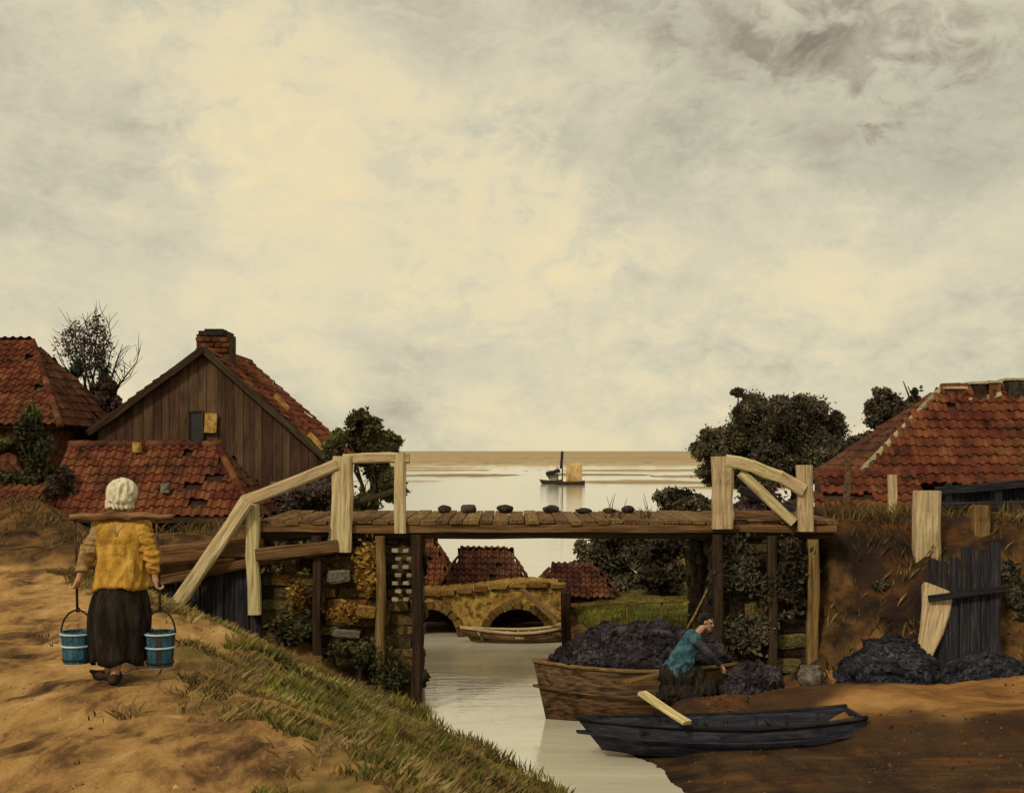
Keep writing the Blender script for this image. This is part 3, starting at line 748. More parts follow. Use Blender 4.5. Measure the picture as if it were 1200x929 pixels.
# ---- red-roofed house on the right
rh = empty('long_house', (12, 26.8, .9), 'house with long sweeping red tiled roof at the right edge', 'house')
box('wall', 7.3, 18, 25.35, 28.3, .6, 3.62, 'soot_brick', rh)
wall_boards(rh, 8.2, 17.9, 25.27, 1.5, lambda x_: 3.6, 'tarred_wood', .2, .3)  # front wall: shade under the eave put into the boards' dark colour
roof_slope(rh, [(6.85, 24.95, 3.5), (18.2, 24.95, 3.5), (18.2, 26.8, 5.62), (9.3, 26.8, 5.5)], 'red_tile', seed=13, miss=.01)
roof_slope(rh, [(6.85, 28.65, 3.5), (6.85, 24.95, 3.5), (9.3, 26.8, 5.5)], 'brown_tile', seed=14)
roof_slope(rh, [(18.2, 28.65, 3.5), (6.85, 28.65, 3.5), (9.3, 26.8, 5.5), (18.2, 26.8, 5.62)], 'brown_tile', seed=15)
ridge(rh, (9.3, 26.8, 5.56), (18.2, 26.8, 5.66), 'red_tile', .12); ridge(rh, (9.3, 26.8, 5.53), (6.85, 24.95, 3.56), 'pale_brick', .075)
for (px, y0, y1, wp, m_) in [(1118, 472, 456, 22, 'red_brick'), (1146, 470, 450, 14, 'soot_brick'), (1163, 468, 449, 13, 'red_brick'), (1190, 466, 446, 22, 'dark_stone')]:
    a_ = P(px, y0, 26.6); b_ = P(px, y1, 26.6); hw = wp / 2 * 26.6 / F
    c_ = box('chimney', a_.x - hw, a_.x + hw, 26.45, 26.95, a_.z - .1, b_.z, m_, rh)
    box('cap', a_.x - hw - .03, a_.x + hw + .03, 26.42, 26.98, b_.z, b_.z + .05, 'cream_plaster', c_)
beam('ridge_mortar', P(1120, 473, 26.5), P(1172, 461, 26.5), .1, .12, 'cream_plaster', rh, segs=4, jit=.03)
an2 = empty('tiled_outhouse', (6.9, 24.5, 2), 'small red-tiled outhouse beside the right railing post', 'shed')
box('wall', 6.05, 8.0, 24.05, 24.85, 1.2, 2.98, 'red_brick', an2)
roof_slope(an2, [(5.9, 23.8, 2.86), (8.15, 23.8, 2.86), (8.15, 24.85, 3.66), (6.1, 24.85, 3.66)], 'red_tile', seed=16, holes=[(.75, .6, .5, .14), (.5, .66, .2, .14)])
box('rear_wall', 6.1, 8.1, 24.86, 24.94, 1.2, 3.58, 'soot_brick', an2)

# ---- low sheds on the causeway beyond the bridge
def shed(x0, x1, y0, y1, ze, zr, gz, label, m_, seed):
    s_ = empty('boat_shed', ((x0 + x1) / 2, (y0 + y1) / 2, gz), label, 'shed', 'low sheds beyond the bridge')
    ym = (y0 + y1) / 2
    box('wall', x0 + .12, x1 - .12, y0 + .12, y1 - .12, gz - .3, ze + .05, 'red_brick', s_)
    hx = min(.5, (x1 - x0) * .28)
    roof_slope(s_, [(x0, y0, ze), (x1, y0, ze), (x1 - hx, ym, zr), (x0 + hx, ym, zr)], m_, seed=seed, tw=.15, tl=.19)
    roof_slope(s_, [(x1, y0, ze), (x1, y1, ze), (x1 - hx, ym, zr)], m_, seed=seed + 1, tw=.15, tl=.19)
    roof_slope(s_, [(x0, y1, ze), (x0, y0, ze), (x0 + hx, ym, zr)], m_, seed=seed + 1, tw=.15, tl=.19)
    roof_slope(s_, [(x1, y1, ze), (x0, y1, ze), (x0 + hx, ym, zr), (x1 - hx, ym, zr)], m_, seed=seed + 2, tw=.2, tl=.25)
    return s_
shed(-4.6, -1.55, 31.2, 33.6, .75, 1.85, .35, 'low red-roofed shed just right of the left pier, beyond the bridge', 'red_tile', 20)
shed(-1.75, .45, 29.9, 31.9, .72, 1.62, .35, 'low brown-red hipped shed beyond the bridge, behind the culvert arches', 'brown_tile', 24)
shed(.55, 2.6, 30.4, 32.4, .55, 1.22, .35, 'lowest dull red shed beyond the bridge, beside the dark bushes', 'brown_tile', 28)

# ---- culvert with two arches
cv = empty('arched_culvert', (-.8, 29, -.3), 'low ochre culvert with two dark arches seen under the bridge', 'culvert')
arches = [(-1.85, .62, .62), (.12, .68, .62)]
def cbot(x_):
    for (cx, hw, hh) in arches:
        if abs(x_ - cx) < hw: return -.02 + hh * math.sqrt(1 - ((x_ - cx) / hw) ** 2)
    return -.4
XS = sorted(set([round(v_, 3) for v_ in np.linspace(-2.9, 1.1, 81)])); V = []; Fc = []
for x_ in XS:
    tp = 1.0 + .1 * math.sin(x_ * 1.3 + 1) + random.uniform(-.02, .02)
    V += [(x_, 27.8, cbot(x_)), (x_, 27.8, tp), (x_, 30.0, tp), (x_, 30.0, cbot(x_))]
for i in range(len(XS) - 1):
    for j in range(4):
        k = (j + 1) % 4; Fc.append((i * 4 + k, i * 4 + j, (i + 1) * 4 + j, (i + 1) * 4 + k))
Fc += [(0, 1, 2, 3), tuple((len(XS) - 1) * 4 + j for j in (3, 2, 1, 0))]
meshobj('wall', V, Fc, 'stone_ochre', cv)
for (cx, hw, hh) in arches:
    for k in range(11):
        a = math.pi * (k + .5) / 11
        share('voussoir', STONES[k % 6], cv, (cx + (hw + .08) * math.cos(a), 27.76, (hh + .08) * math.sin(a)), (0, -a + math.pi / 2, 0), (.17, .14, .17), 'stone_ochre' if k % 3 else 'stone_brown')
x = -2.9
while x < 1.05:
    ln = random.uniform(.3, .5); share('coping_stone', STONES[int(x * 10) % 6], cv, (x + ln / 2, 27.9, 1.06 + .1 * math.sin((x + ln / 2) * 1.3 + 1)), (0, 0, 0), (ln - .02, .4, .12), 'stone_ochre'); x += ln

# ------------------------------------------------------------------ trees and shrubs
def leaf_cloud(ells, n, size, seed, gap=.42, freq=1.1, shell=.45, elong=1.7):
    """leaf-sized faces through the volume of a few ellipsoids; gaps come from a noise field"""
    g = np.random.default_rng(seed); V = []; T = []
    vol = np.array([e[1][0] * e[1][1] * e[1][2] for e in ells]) ** .67; vol /= vol.sum()
    pts = []
    need = n
    while need > 0:
        k = g.choice(len(ells), size=need * 2, p=vol)
        d = g.normal(size=(need * 2, 3)); d /= np.linalg.norm(d, axis=1)[:, None]
        r = g.random(need * 2) ** (1 / 3) * (1 - shell) + shell * np.sqrt(g.random(need * 2))
        r = r * (1 + .2 * g.normal(size=need * 2))
        C = np.array([e[0] for e in ells])[k]; R = np.array([e[1] for e in ells])[k]
        p = C + d * R * r[:, None]
        q = fbm(p[:, 0] * freq + p[:, 1] * .7 + seed, p[:, 2] * freq + p[:, 1] * .5, seed, 3)
        keep = q > gap - .1 + .12 * g.random(len(q)) * (r > .8)
        p = p[keep][:need]; pts.append(p); need -= len(p)
    p = np.concatenate(pts)
    a = g.normal(size=(n, 3)); a /= np.linalg.norm(a, axis=1)[:, None]
    b_ = g.normal(size=(n, 3)); b_ -= a * (a * b_).sum(1)[:, None]; b_ /= np.linalg.norm(b_, axis=1)[:, None]
    sz = size * (.6 + .8 * g.random(n)); a *= (sz * elong * .5)[:, None]; b_ *= (sz * .5)[:, None]
    V = np.stack([p - a, p + b_ * .9, p + a, p - b_ * .9], 1).reshape(-1, 3)
    clump = fbm(p[:, 0] * 1.6 + 7, p[:, 2] * 1.6 + p[:, 1] * .8, seed + 5, 2)
    T = np.repeat(np.clip((clump - .5) * 1.5 + .5 + g.normal(size=n) * .2, 0, 1), 4)
    return V, T
def leaf_obj(name, V, T, m_, parent, kind=None):
    n = len(V); me_ = bpy.data.meshes.new(name)
    me_.vertices.add(n); me_.vertices.foreach_set('co', V.astype(np.float32).ravel())
    me_.loops.add(n); me_.loops.foreach_set('vertex_index', np.arange(n, dtype=np.int32))
    me_.polygons.add(n // 4); me_.polygons.foreach_set('loop_start', np.arange(n // 4, dtype=np.int32) * 4)
    me_.update(calc_edges=True)
    at_ = me_.attributes.new('tint', 'FLOAT', 'POINT'); at_.data.foreach_set('value', T.astype(np.float32))
    me_.materials.append(MATS[m_]); o_ = bpy.data.objects.new(name, me_)
    if kind: o_['kind'] = kind
    return link(o_, parent)
def limb_path(a, b_, n=5, wob=.08, seed=0):
    r = random.Random(seed); a = Vector(a); b_ = Vector(b_); ln = (b_ - a).length
    return [a.lerp(b_, i / n) + (Vector((r.uniform(-1, 1), r.uniform(-1, 1), r.uniform(-1, 1) * .4)) * wob * ln * (0 if i in (0,) else 1)) for i in range(n + 1)]
def tree(base, ells, n, size, leafm, label, cat='tree', group=None, trunk_r=.18, seed=1, name='tree', limbs=6, **kw):
    base = Vector(base); t_ = empty(name, base, label, cat, group)
    r = random.Random(seed)
    top = Vector(ells[0][0])
    fork = base.lerp(top, .5)
    V, Fc = tube_geo(limb_path(base - Vector((0, 0, .2)), fork, 4, .03, seed), [trunk_r * k for k in (1.35, 1.1, .95, .85, .7)], 9)
    meshobj('trunk', V, Fc, 'bark', t_, smooth=True)
    for i in range(limbs):
        e = ells[i % len(ells)]
        tgt = Vector(e[0]) + Vector((r.uniform(-.6, .6) * e[1][0], r.uniform(-.6, .6) * e[1][1], r.uniform(-.2, .7) * e[1][2]))
        p = limb_path(fork - Vector((0, 0, .1)), tgt, 5, .07, seed + i)
        V, Fc = tube_geo(p, [trunk_r * k for k in (.6, .5, .4, .3, .2, .1)], 6)
        meshobj('limb', V, Fc, 'bark', t_, smooth=True)
    sub = []
    for (c_, R_) in ells:
        sub.append((c_, tuple(q * .62 for q in R_)))
        for k in range(11):
            d = Vector((r.gauss(0, 1), r.gauss(0, 1), r.gauss(.25, 1))).normalized(); f_ = r.uniform(.55, .86); z_ = r.uniform(.24, .44)
            sub.append((tuple(c_[q] + d[q] * R_[q] * f_ for q in range(3)), tuple(q * z_ for q in R_)))
    kw['gap'] = kw.get('gap', .42) + .03
    LV, T = leaf_cloud(sub, n, size, seed, **kw)
    leaf_obj('crown', LV, T, leafm, t_)
    return t_
def G(px, Y, dz=0):      # a point of the ground under a pixel column at depth Y
    x_ = (px - 600) / F * Y
    return Vector((x_, Y, H(x_, Y) + dz))
def el(px, py, Y, rx, rz, ry=None):   # ellipsoid from pixel centre and pixel radii
    c_ = P(px, py, Y); k = Y / F
    return ((c_.x, c_.y, c_.z), (rx * k, (ry or rx) * k, rz * k))
DT = 'dark trees beyond the right bank'
tree(G(870, 60), [el(880, 503, 60, 46, 38), el(845, 525, 60, 36, 24), el(822, 534, 60, 18, 10), el(898, 484, 60, 28, 24), el(866, 461, 60, 9, 6), el(880, 545, 60, 52, 26), el(850, 550, 60, 40, 20)], 52800, 0.093, 'leaf_dark',
     'dark round-crowned tree at the lake end of the clump, above the right railing', group=DT, seed=41, trunk_r=.25, gap=.36)
tree(G(930, 58), [el(935, 492, 58, 46, 32), el(955, 522, 58, 44, 36), el(905, 520, 58, 30, 34), el(975, 505, 58, 20, 24), el(940, 548, 58, 60, 28), el(915, 545, 57, 40, 26)], 52800, 0.093, 'leaf_dark',
     'broad dark tree in the middle of the clump above the right-hand post', group=DT, seed=42, trunk_r=.25, gap=.36)
tree(G(985, 52), [el(980, 535, 52, 36, 34), el(1002, 528, 52, 26, 26)], 28600, 0.087, 'leaf_dark',
     'low dark tree between the clump and the long red roof', group=DT, seed=43, gap=.38)
tree(G(1035, 46), [el(1035, 478, 46, 24, 26), el(1050, 500, 46, 34, 22)], 19800, 0.099, 'leaf_dark',
     'small dark tree just left of the long red roof ridge', group=DT, seed=44, gap=.40)
tree(G(1070, 45), [el(1070, 476, 45, 22, 22), el(1066, 452, 45, 13, 16), el(1084, 490, 45, 18, 18)], 17600, 0.093, 'leaf_purple',
     'small brownish tree behind the left end of the long red roof', group=DT, seed=45, gap=.42)
# shrub right of the farmhouse
tree(G(425, 27), [el(422, 514, 27, 32, 32), el(405, 522, 27, 26, 28), el(446, 524, 27, 24, 20), el(430, 558, 27, 42, 30), el(425, 585, 27, 48, 26), el(450, 570, 27, 22, 24)], 39600, 0.068, 'leaf_olive',
     'dark green bush against the right side of the farmhouse', 'bush', seed=51, name='bush', trunk_r=.1, gap=.40)
tree(G(372, 28.5), [el(372, 585, 28.5, 40, 26), el(330, 596, 28.5, 30, 20)], 9900, 0.068, 'leaf_purple',
     'low brownish shrub in front of the farmhouse wall', 'bush', seed=52, name='bush', trunk_r=.06, gap=.42)
# bare tree between the houses
bt = empty('bare_tree', G(112, 33.4), 'thin half-bare tree with fine twigs between the two left houses', 'tree')
r_ = random.Random(5); base = bt.location.copy(); fork = P(112, 492, 33.4)
V, Fc = tube_geo(limb_path(base - Vector((0, 0, .2)), fork, 5, .02, 3), [.16, .13, .12, .11, .10, .09], 8); meshobj('trunk', V, Fc, 'bark', bt, smooth=True)
geo = []
for (px, py) in [(72, 385), (84, 372), (100, 368), (112, 366), (122, 380), (135, 400), (147, 402), (165, 408), (158, 430), (66, 410), (92, 395), (128, 372), (76, 432)]:
    p = limb_path(fork, P(px, py, 33.4 + r_.uniform(-.8, .8)), 6, .04, px)
    V, Fc = tube_geo(p, [.055, .042, .034, .026, .02, .014, .007], 5); meshobj('limb', V, Fc, 'bark', bt, smooth=True)
    for k in range(14):
        a = p[r_.randint(2, 5)].lerp(p[-1], r_.random() * .6)
        d = Vector((r_.uniform(-.5, .5), r_.uniform(-.4, .4), r_.uniform(.15, .7))) * .9
        geo.append(tube_geo([a, a + d * .5 + Vector((r_.uniform(-.05, .05), 0, 0)), a + d], [.010, .008, .004], 3))
V, Fc = merge(geo); tag(meshobj('twigs', V, Fc, 'bark', bt), kind='stuff')
LV, T = leaf_cloud([el(86, 400, 33.4, 20, 26), el(112, 395, 33.4, 20, 28), el(100, 420, 33.4, 34, 26)], 1500, .06, 61, gap=.5, freq=1.6); leaf_obj('crown', LV, T, 'leaf_purple', bt)
LV, T = leaf_cloud([el(82, 432, 33.4, 22, 14), el(126, 430, 33.4, 12, 9)], 900, .07, 62, gap=.45, freq=1.6); leaf_obj('green_foliage', LV, T, 'leaf_green', bt)
tree(G(119, 32.6), [el(120, 463, 32.6, 18, 24), el(128, 478, 32.6, 22, 18)], 7700, 0.068, 'leaf_purple', 'dark rounded bush wedged between the two left houses', 'bush', seed=63, name='bush', trunk_r=.06)
# greenery against the left house
tree(G(34, 27.3), [el(34, 512, 27.3, 22, 38), el(20, 545, 27.3, 34, 34), el(48, 540, 27.3, 14, 30)], 14300, 0.068, 'leaf_olive', 'tall climbing green shrub against the red house wall', 'bush', seed=64, name='bush', trunk_r=.06, gap=.40)
tree(G(66, 26.6, 0), [el(70, 580, 26.4, 20, 34), el(80, 610, 26.4, 18, 24)], 7700, 0.068, 'leaf_purple', 'brown dry shrub at the left end of the low barn', 'bush', seed=65, name='bush', trunk_r=.05, gap=.44)
# dark bushes by the water, seen under and above the deck
DB = 'dark bushes beyond the bridge'
tree(G(715, 33.2), [el(712, 655, 33.2, 34, 26), el(690, 650, 33.2, 22, 20), el(735, 640, 33.2, 34, 26), el(720, 680, 33.2, 44, 22)], 19800, 0.074, 'leaf_dark',
     'dark green bush at the water just left of the others, under the bridge', 'bush', DB, .06, 71, 'bush', gap=.37)
tree(G(778, 31.5), [el(778, 640, 31.5, 40, 36), el(770, 670, 31.5, 40, 34)], 19800, 0.074, 'leaf_dark',
     'dark green bush seen under the bridge beside the right pier', 'bush', DB, .06, 72, 'bush', gap=.36)
tree(G(812, 30), [el(798, 592, 30, 38, 20), el(815, 625, 30, 40, 36)], 17600, 0.074, 'leaf_dark',
     'dark bush showing above the deck left of the right railing', 'bush', DB, .06, 73, 'bush', gap=.36)
tree(G(895, 29), [el(895, 590, 29, 40, 24), el(890, 620, 29, 50, 30)], 15400, 0.074, 'leaf_purple',
     'dark violet-brown bush behind the right railing panel', 'bush', DB, .06, 74, 'bush', gap=.37)

for (pr, m_, n, ee, sd_) in [(lp, 'leaf_ochre', 1500, [el(430, 668, 19.82, 16, 34, 5), el(408, 718, 19.82, 26, 14, 5), el(350, 700, 19.82, 14, 22, 5)], 121),
                             (lp, 'leaf_olive', 2400, [el(340, 655, 19.82, 36, 22, 6), el(420, 765, 19.82, 40, 18, 6), el(345, 735, 19.82, 30, 20, 6), el(455, 790, 19.8, 24, 24, 6)], 122),
                             (rp, 'leaf_dark', 4200, [el(868, 660, 19.82, 34, 36, 6), el(915, 690, 19.82, 34, 44, 6), el(880, 740, 19.82, 36, 30, 6), el(935, 650, 19.82, 24, 30, 6)], 123)]:
    LV, T = leaf_cloud(ee, n, .055, sd_, gap=.46, freq=3.0); LV[:, 1] = np.minimum(LV[:, 1], 19.93); leaf_obj('ivy', LV, T, m_, pr, 'stuff')
BR = 'brambles on the right embankment'
tree(G(1028, 20.3), [el(1025, 700, 20.3, 34, 22, 20), el(1045, 722, 20.2, 24, 18, 16)], 3600, .055, 'leaf_dark', 'dark bramble on the bank left of the pale timber wedge', 'bramble', BR, .03, 131, 'bramble', gap=.42)
tree(G(1180, 20.2), [el(1180, 690, 20.2, 26, 36, 18), el(1195, 730, 20.0, 24, 30, 18)], 4200, .055, 'leaf_dark', 'dark bramble at the right edge beside the plank screen', 'bramble', BR, .03, 132, 'bramble', gap=.42)
tree(G(1000, 21.2), [el(1000, 640, 21.2, 30, 14, 18)], 2200, .05, 'leaf_purple', 'low brown bramble at the top of the bank right of the pier', 'bramble', BR, .03, 133, 'bramble', gap=.42)

# ------------------------------------------------------------------ grass
def blades(name, pts, hgt, m_, label, seed, lean=.5, wid=.012, parent=None):
    g = np.random.default_rng(seed); n = len(pts); p = np.asarray(pts)
    h_ = hgt * (.5 + g.random(n)); az = g.random(n) * 2 * np.pi; ln = lean * (.2 + g.random(n)) * h_
    tip = p + np.stack([np.cos(az) * ln, np.sin(az) * ln, h_], 1)
    md_ = p + np.stack([np.cos(az) * ln * .35, np.sin(az) * ln * .35, h_ * .6], 1)
    wv = np.stack([-np.sin(az), np.cos(az), np.zeros(n)], 1) * wid * (.6 + .8 * g.random(n))[:, None]
    V = np.stack([p - wv, p + wv, md_ + wv * .7, tip], 1).reshape(-1, 3)
    T = np.repeat(np.clip(fbm(p[:, 0] * 1.2, p[:, 1] * 1.2, seed, 3) * 1.6 - .3 + g.normal(size=n) * .15, 0, 1), 4)
    o_ = leaf_obj(name, V, T, m_, parent)
    if parent is None: tag(o_, label, kind='stuff')
    return o_
def scatter(n, x0, x1, y0, y1, test, seed):
    g = np.random.default_rng(seed); x_ = g.uniform(x0, x1, n); y_ = g.uniform(y0, y1, n); z_ = height(x_, y_)
    k = test(x_, y_, z_, g.random(n)); return np.stack([x_[k], y_[k], z_[k] - .01], 1)
def bank(x_, y_, z_, r):
    gr = zone(x_, y_, z_)[0]; return (gr > .15 + .75 * r) & (y_ < 20) & (x_ < 2) & (z_ > .02) & (fbm(x_ * 1.5, y_ * 1.5, 77) > .40 + .2 * r)
pts = scatter(330000, -7, 2, 6, 20, bank, 81)
blades('bank_grass', pts, .06, 'grass', 'olive green grass growing on the canal bank below the path', 82, .9, .007)
pts = scatter(150000, -7, 2, 6, 20, lambda x_, y_, z_, r: (zone(x_, y_, z_)[0] > .03 + .5 * r) & (y_ < 20) & (x_ < 2) & (z_ > .05) & (fbm(x_ * 2.1 + 5, y_ * 2.1, 78) > .48 + .2 * r), 181)
blades('dead_grass', pts, .075, 'dead_stem', 'dead straw-coloured stems mixed into the bank grass', 182, 1.3, .006)
pts = scatter(16000, -6, 2, 6, 20, lambda x_, y_, z_, r: bank(x_, y_, z_, r) & (fbm(x_ * .9 + 3, y_ * .9, 90) > .56), 83)
blades('tall_grass', pts, .11, 'bright_grass', 'taller bright green tufts on the canal bank', 84, .9, .008)
pts = scatter(14000, -8, .5, 5, 19, lambda x_, y_, z_, r: (zone(x_, y_, z_)[0] < .35) & (z_ > 1.6) & (fbm(x_ * 1.4 + 8, y_ * 1.4, 91) > .66 + .1 * r), 85)
blades('path_grass', pts, .045, 'dry_grass', 'short dry grass scattered over the sandy path', 86, .9, .008)
pts = scatter(22000, 1.2, 4.8, 24.5, 29.5, lambda x_, y_, z_, r: (z_ > .25), 87)
blades('lawn_grass', pts, .12, 'bright_grass', 'bright green lawn patch seen under the bridge', 88, .5, .014)
pts = scatter(9000, -16, -2.6, 20.3, 26, lambda x_, y_, z_, r: (z_ > .5) & (fbm(x_ * 1.3, y_ * 1.3, 93) > .45 + .2 * r), 89)
blades('road_grass', pts, .16, 'dry_grass', 'dry brown grass along the approach road', 90, .7, .012)
pts = scatter(14000, 4.9, 13, 18.6, 24, lambda x_, y_, z_, r: (fbm(x_ * 1.3, y_ * 1.3, 95) > .47 + .2 * r), 91)
blades('embankment_grass', pts, .16, 'dry_grass', 'dry brown grass on the right embankment', 92, .8, .012)
pts = scatter(24000, -3, 2.2, 11, 20, lambda x_, y_, z_, r: (z_ > -.06) & (z_ < .22) & (np.interp(y_, YW, XW) - x_ > -.3) & (fbm(x_ * 1.1, y_ * 1.1, 96) > .42), 93)
blades('shore_reeds', pts, .16, 'grass', 'green reeds along the left waterline', 94, .45, .012)
def clods(name, n, x0, x1, y0, y1, test, m_, label, seed, size):
    p = scatter(n, x0, x1, y0, y1, test, seed); g = np.random.default_rng(seed); k = len(p)
    oc = np.array([(1, 0, 0), (0, 1, 0), (-1, 0, 0), (0, -1, 0), (.1, .1, .7), (0, 0, -.5)])
    sc = size * np.exp(np.clip(g.normal(size=k), -2, 1.6) * .42); ang = g.random(k) * 6.28
    V = oc[None] * (1 + .35 * g.normal(size=(k, 6, 1))) * sc[:, None, None]
    ca, sa = np.cos(ang)[:, None], np.sin(ang)[:, None]
    V = np.stack([V[..., 0] * ca * 1.3 - V[..., 1] * sa, V[..., 0] * sa * 1.3 + V[..., 1] * ca, V[..., 2]], -1) + p[:, None, :]
    fo = [(0, 1, 4), (1, 2, 4), (2, 3, 4), (3, 0, 4), (1, 0, 5), (2, 1, 5), (3, 2, 5), (0, 3, 5)]
    o_ = meshobj(name, V.reshape(-1, 3), [tuple(i * 6 + q for q in f_) for i in range(k) for f_ in fo], m_, None, tint=np.repeat(g.random(k), 6))
    return tag(o_, label, kind='stuff')
mat('clod', [(.10, .055, .024), (.22, .13, .052), (.36, .22, .09)], 2, bump=0, attr='tint', vary=.5)
mat('mud_clod', [(.02, .014, .012), (.06, .032, .017), (.14, .07, .028)], 2, bump=0, attr='tint', vary=.5)
clods('path_gravel', 42000, -9, 0, 5, 20, lambda x_, y_, z_, r: (zone(x_, y_, z_)[0] < .5) & (fbm(x_ * .9, y_ * .9, 55) > .38 + .25 * r), 'clod', 'loose grit and clods strewn over the sandy path', 101, .0095)
clods('shore_gravel', 16000, 1.5, 10, 12, 20, lambda x_, y_, z_, r: (z_ > .02) & (fbm(x_ * .9, y_ * .9, 56) > .40 + .2 * r), 'mud_clod', 'grit and clods strewn over the right sand and mud', 102, .017)
# little dry twigs behind the deck edge
for i, (px, py, lab) in enumerate([(718, 598, 'dry twiggy weed standing behind the bridge deck, left of the stake'), (758, 598, 'short brown stake and weed beside the dark bush')]):
    geo = []
    for k in range(16):
        a = P(px + random.uniform(-9, 9), py + 2, 20.6); a.z = DECK
        d = Vector((random.uniform(-.14, .14), random.uniform(-.1, .1), random.uniform(.12, .42 if k < 4 else .2)))
        geo.append(tube_geo([a, a + d * .5 + Vector((random.uniform(-.03, .03), 0, 0)), a + d], [.008, .006, .003], 4))
    V, Fc = merge(geo); c_ = P(px, py, 20.6)
    tag(meshobj('dry_weed', [p - c_ for p in V], Fc, 'rope', None, c_), lab, 'weed', 'dry weeds on the deck')

# ------------------------------------------------------------------ people
def fingers(wrist, palm_dir, curl_dir, side, scale=1.0):
    """palm, four bent fingers of unequal length and a thumb, as solids to be fused with the arm"""
    w_ = Vector(wrist); d = Vector(palm_dir).normalized(); c_ = Vector(curl_dir).normalized(); c_ = (c_ - d * c_.dot(d)).normalized(); s_ = d.cross(c_) * side
    g = []
    kn = w_ + d * .085 * scale
    g.append(capsule_geo(w_, w_ + d * .03, .024 * scale, .028 * scale, 8))
    for k in range(4):
        off = s_ * ((k - 1.5) * .019 * scale); L_ = (.070, .078, .074, .060)[k] * scale; r0 = .0092 * scale
        g.append(capsule_geo(w_ + d * .025 + off * .7, kn + off, .015 * scale, .0115 * scale, 8))
        a = kn + off; b_ = a + (d * .55 + c_ * .85).normalized() * L_ * .45; e = b_ + (-d * .35 + c_ * .9).normalized() * L_ * .32; h_ = e + (-d * .95 - c_ * .1).normalized() * L_ * .26
        for (p, q, u_) in ((a, b_, 1), (b_, e, .92), (e, h_, .82)): g.append(capsule_geo(p, q, r0 * u_, r0 * u_ * .95, 6))
    a = w_ + d * .03 + s_ * -.026 * scale; b_ = a + (d * .6 - s_ * .5 + c_ * .55).normalized() * .04 * scale; e = b_ + (d * .35 + c_ * .9 + s_ * .25).normalized() * .032 * scale
    g.append(capsule_geo(a, b_, .013 * scale, .011 * scale, 6)); g.append(capsule_geo(b_, e, .0105 * scale, .009 * scale, 6))
    return g
def head_geo(c_, fwd, up=(0, 0, 1), s=1.0):
    c_ = Vector(c_); f_ = Vector(fwd).normalized(); u_ = Vector(up); u_ = (u_ - f_ * u_.dot(f_)).normalized(); r = f_.cross(u_)
    M = Matrix((r, f_, u_)).transposed()
    def tr(g): return [c_ + M @ (Vector(p) * s) for p in g[0]], g[1]
    G_ = [tr(ball_geo((0, -.008, .02), (.074, .092, .095), 14, 10)), tr(ball_geo((0, .03, -.045), (.055, .058, .065), 12, 8)), tr(capsule_geo((0, .09, .01), (0, .108, -.022), .010, .015, 8)),
          tr(ball_geo((0, .075, -.092), (.026, .022, .020), 8, 6)), tr(capsule_geo((-.02, .083, -.058), (.02, .083, -.058), .008, .008, 6))]
    for k in (-1, 1):
        G_.append(tr(ball_geo((.077 * k, -.005, -.005), (.010, .020, .032), 8, 6)))
        G_.append(tr(capsule_geo((.015 * k, .082, .028), (.048 * k, .072, .03), .009, .008, 6)))
    return G_
def eyes(c_, fwd, parent, s=1.0):
    c_ = Vector(c_); f_ = Vector(fwd).normalized(); r = f_.cross(Vector((0, 0, 1))).normalized()
    for k in (-1, 1):
        v, f = ball_geo((0, 0, 0), .011 * s, 8, 6); meshobj('eye', v, f, 'hair', parent, c_ + f_ * .076 * s + r * .031 * k * s + Vector((0, 0, .010 * s)), True)

def wrinkle(o_, amt, fx, fz, seed=0):
    me_ = o_.data; nr = [Vector(p.normal) for p in me_.vertices]; co = [Vector(p.co) for p in me_.vertices]; c0 = co[0]
    out_ = []
    for c, n in zip(co, nr):
        q = Vector(((c.x) * fx + seed, c.y * fx, c.z * fz)); w_ = mnoise.noise(q + Vector((1, 1, 1)) * .8 * mnoise.noise(q * .5))
        out_.append(c + n * amt * (1 - 2.2 * abs(w_)))
    me_.vertices.foreach_set('co', [x_ for c in out_ for x_ in c]); me_.update(); return o_
# --- the water carrier on the path, seen from behind
W0 = P(142, 800, 10.0); wx, wy = W0.x, W0.y; wz = H(wx, wy)
for _ in range(8):       # stand her where the sight line through her feet meets the path
    wy = (CAM_H - wz) * F / (800 - 528); wx = (142 - 600) / F * wy; wz = H(wx, wy)
KS = wy / 10.0           # keep her size in the picture while the ground decides the distance
def WL(x_, y_, z_): return Vector((wx + x_ * KS, wy + y_ * KS, wz + z_ * KS))
wo = empty('person', (wx, wy, wz), 'person in yellow jacket, black skirt and white cap walking away with a yoke', 'person')
HZL, HZR = .86, .86
hl = WL(-.322, -.045, HZL); hr = WL(.288, -.045, HZR)
footl, footr = H(wx - .10 * KS, wy + .02 * KS) - wz, H(wx + .0, wy - .12 * KS) - wz
body = [capsule_geo(WL(0, 0, .86), WL(0, .01, 1.02), .13 * KS, .10 * KS, 14), capsule_geo(WL(-.03, .01, 1.05), WL(.03, .01, 1.05), .095 * KS, .095 * KS, 12),
        capsule_geo(WL(-.12, .01, 1.24), WL(.12, .01, 1.24), .06 * KS, .06 * KS, 12), capsule_geo(WL(0, .01, 1.05), WL(0, .01, 1.24), .095 * KS, .085 * KS, 12),
        capsule_geo(WL(0, .01, 1.28), WL(0, .03, 1.42), .055 * KS, .052 * KS, 10)]
body += head_geo(WL(0, .05, 1.515), (0, 1, -.12), s=KS)
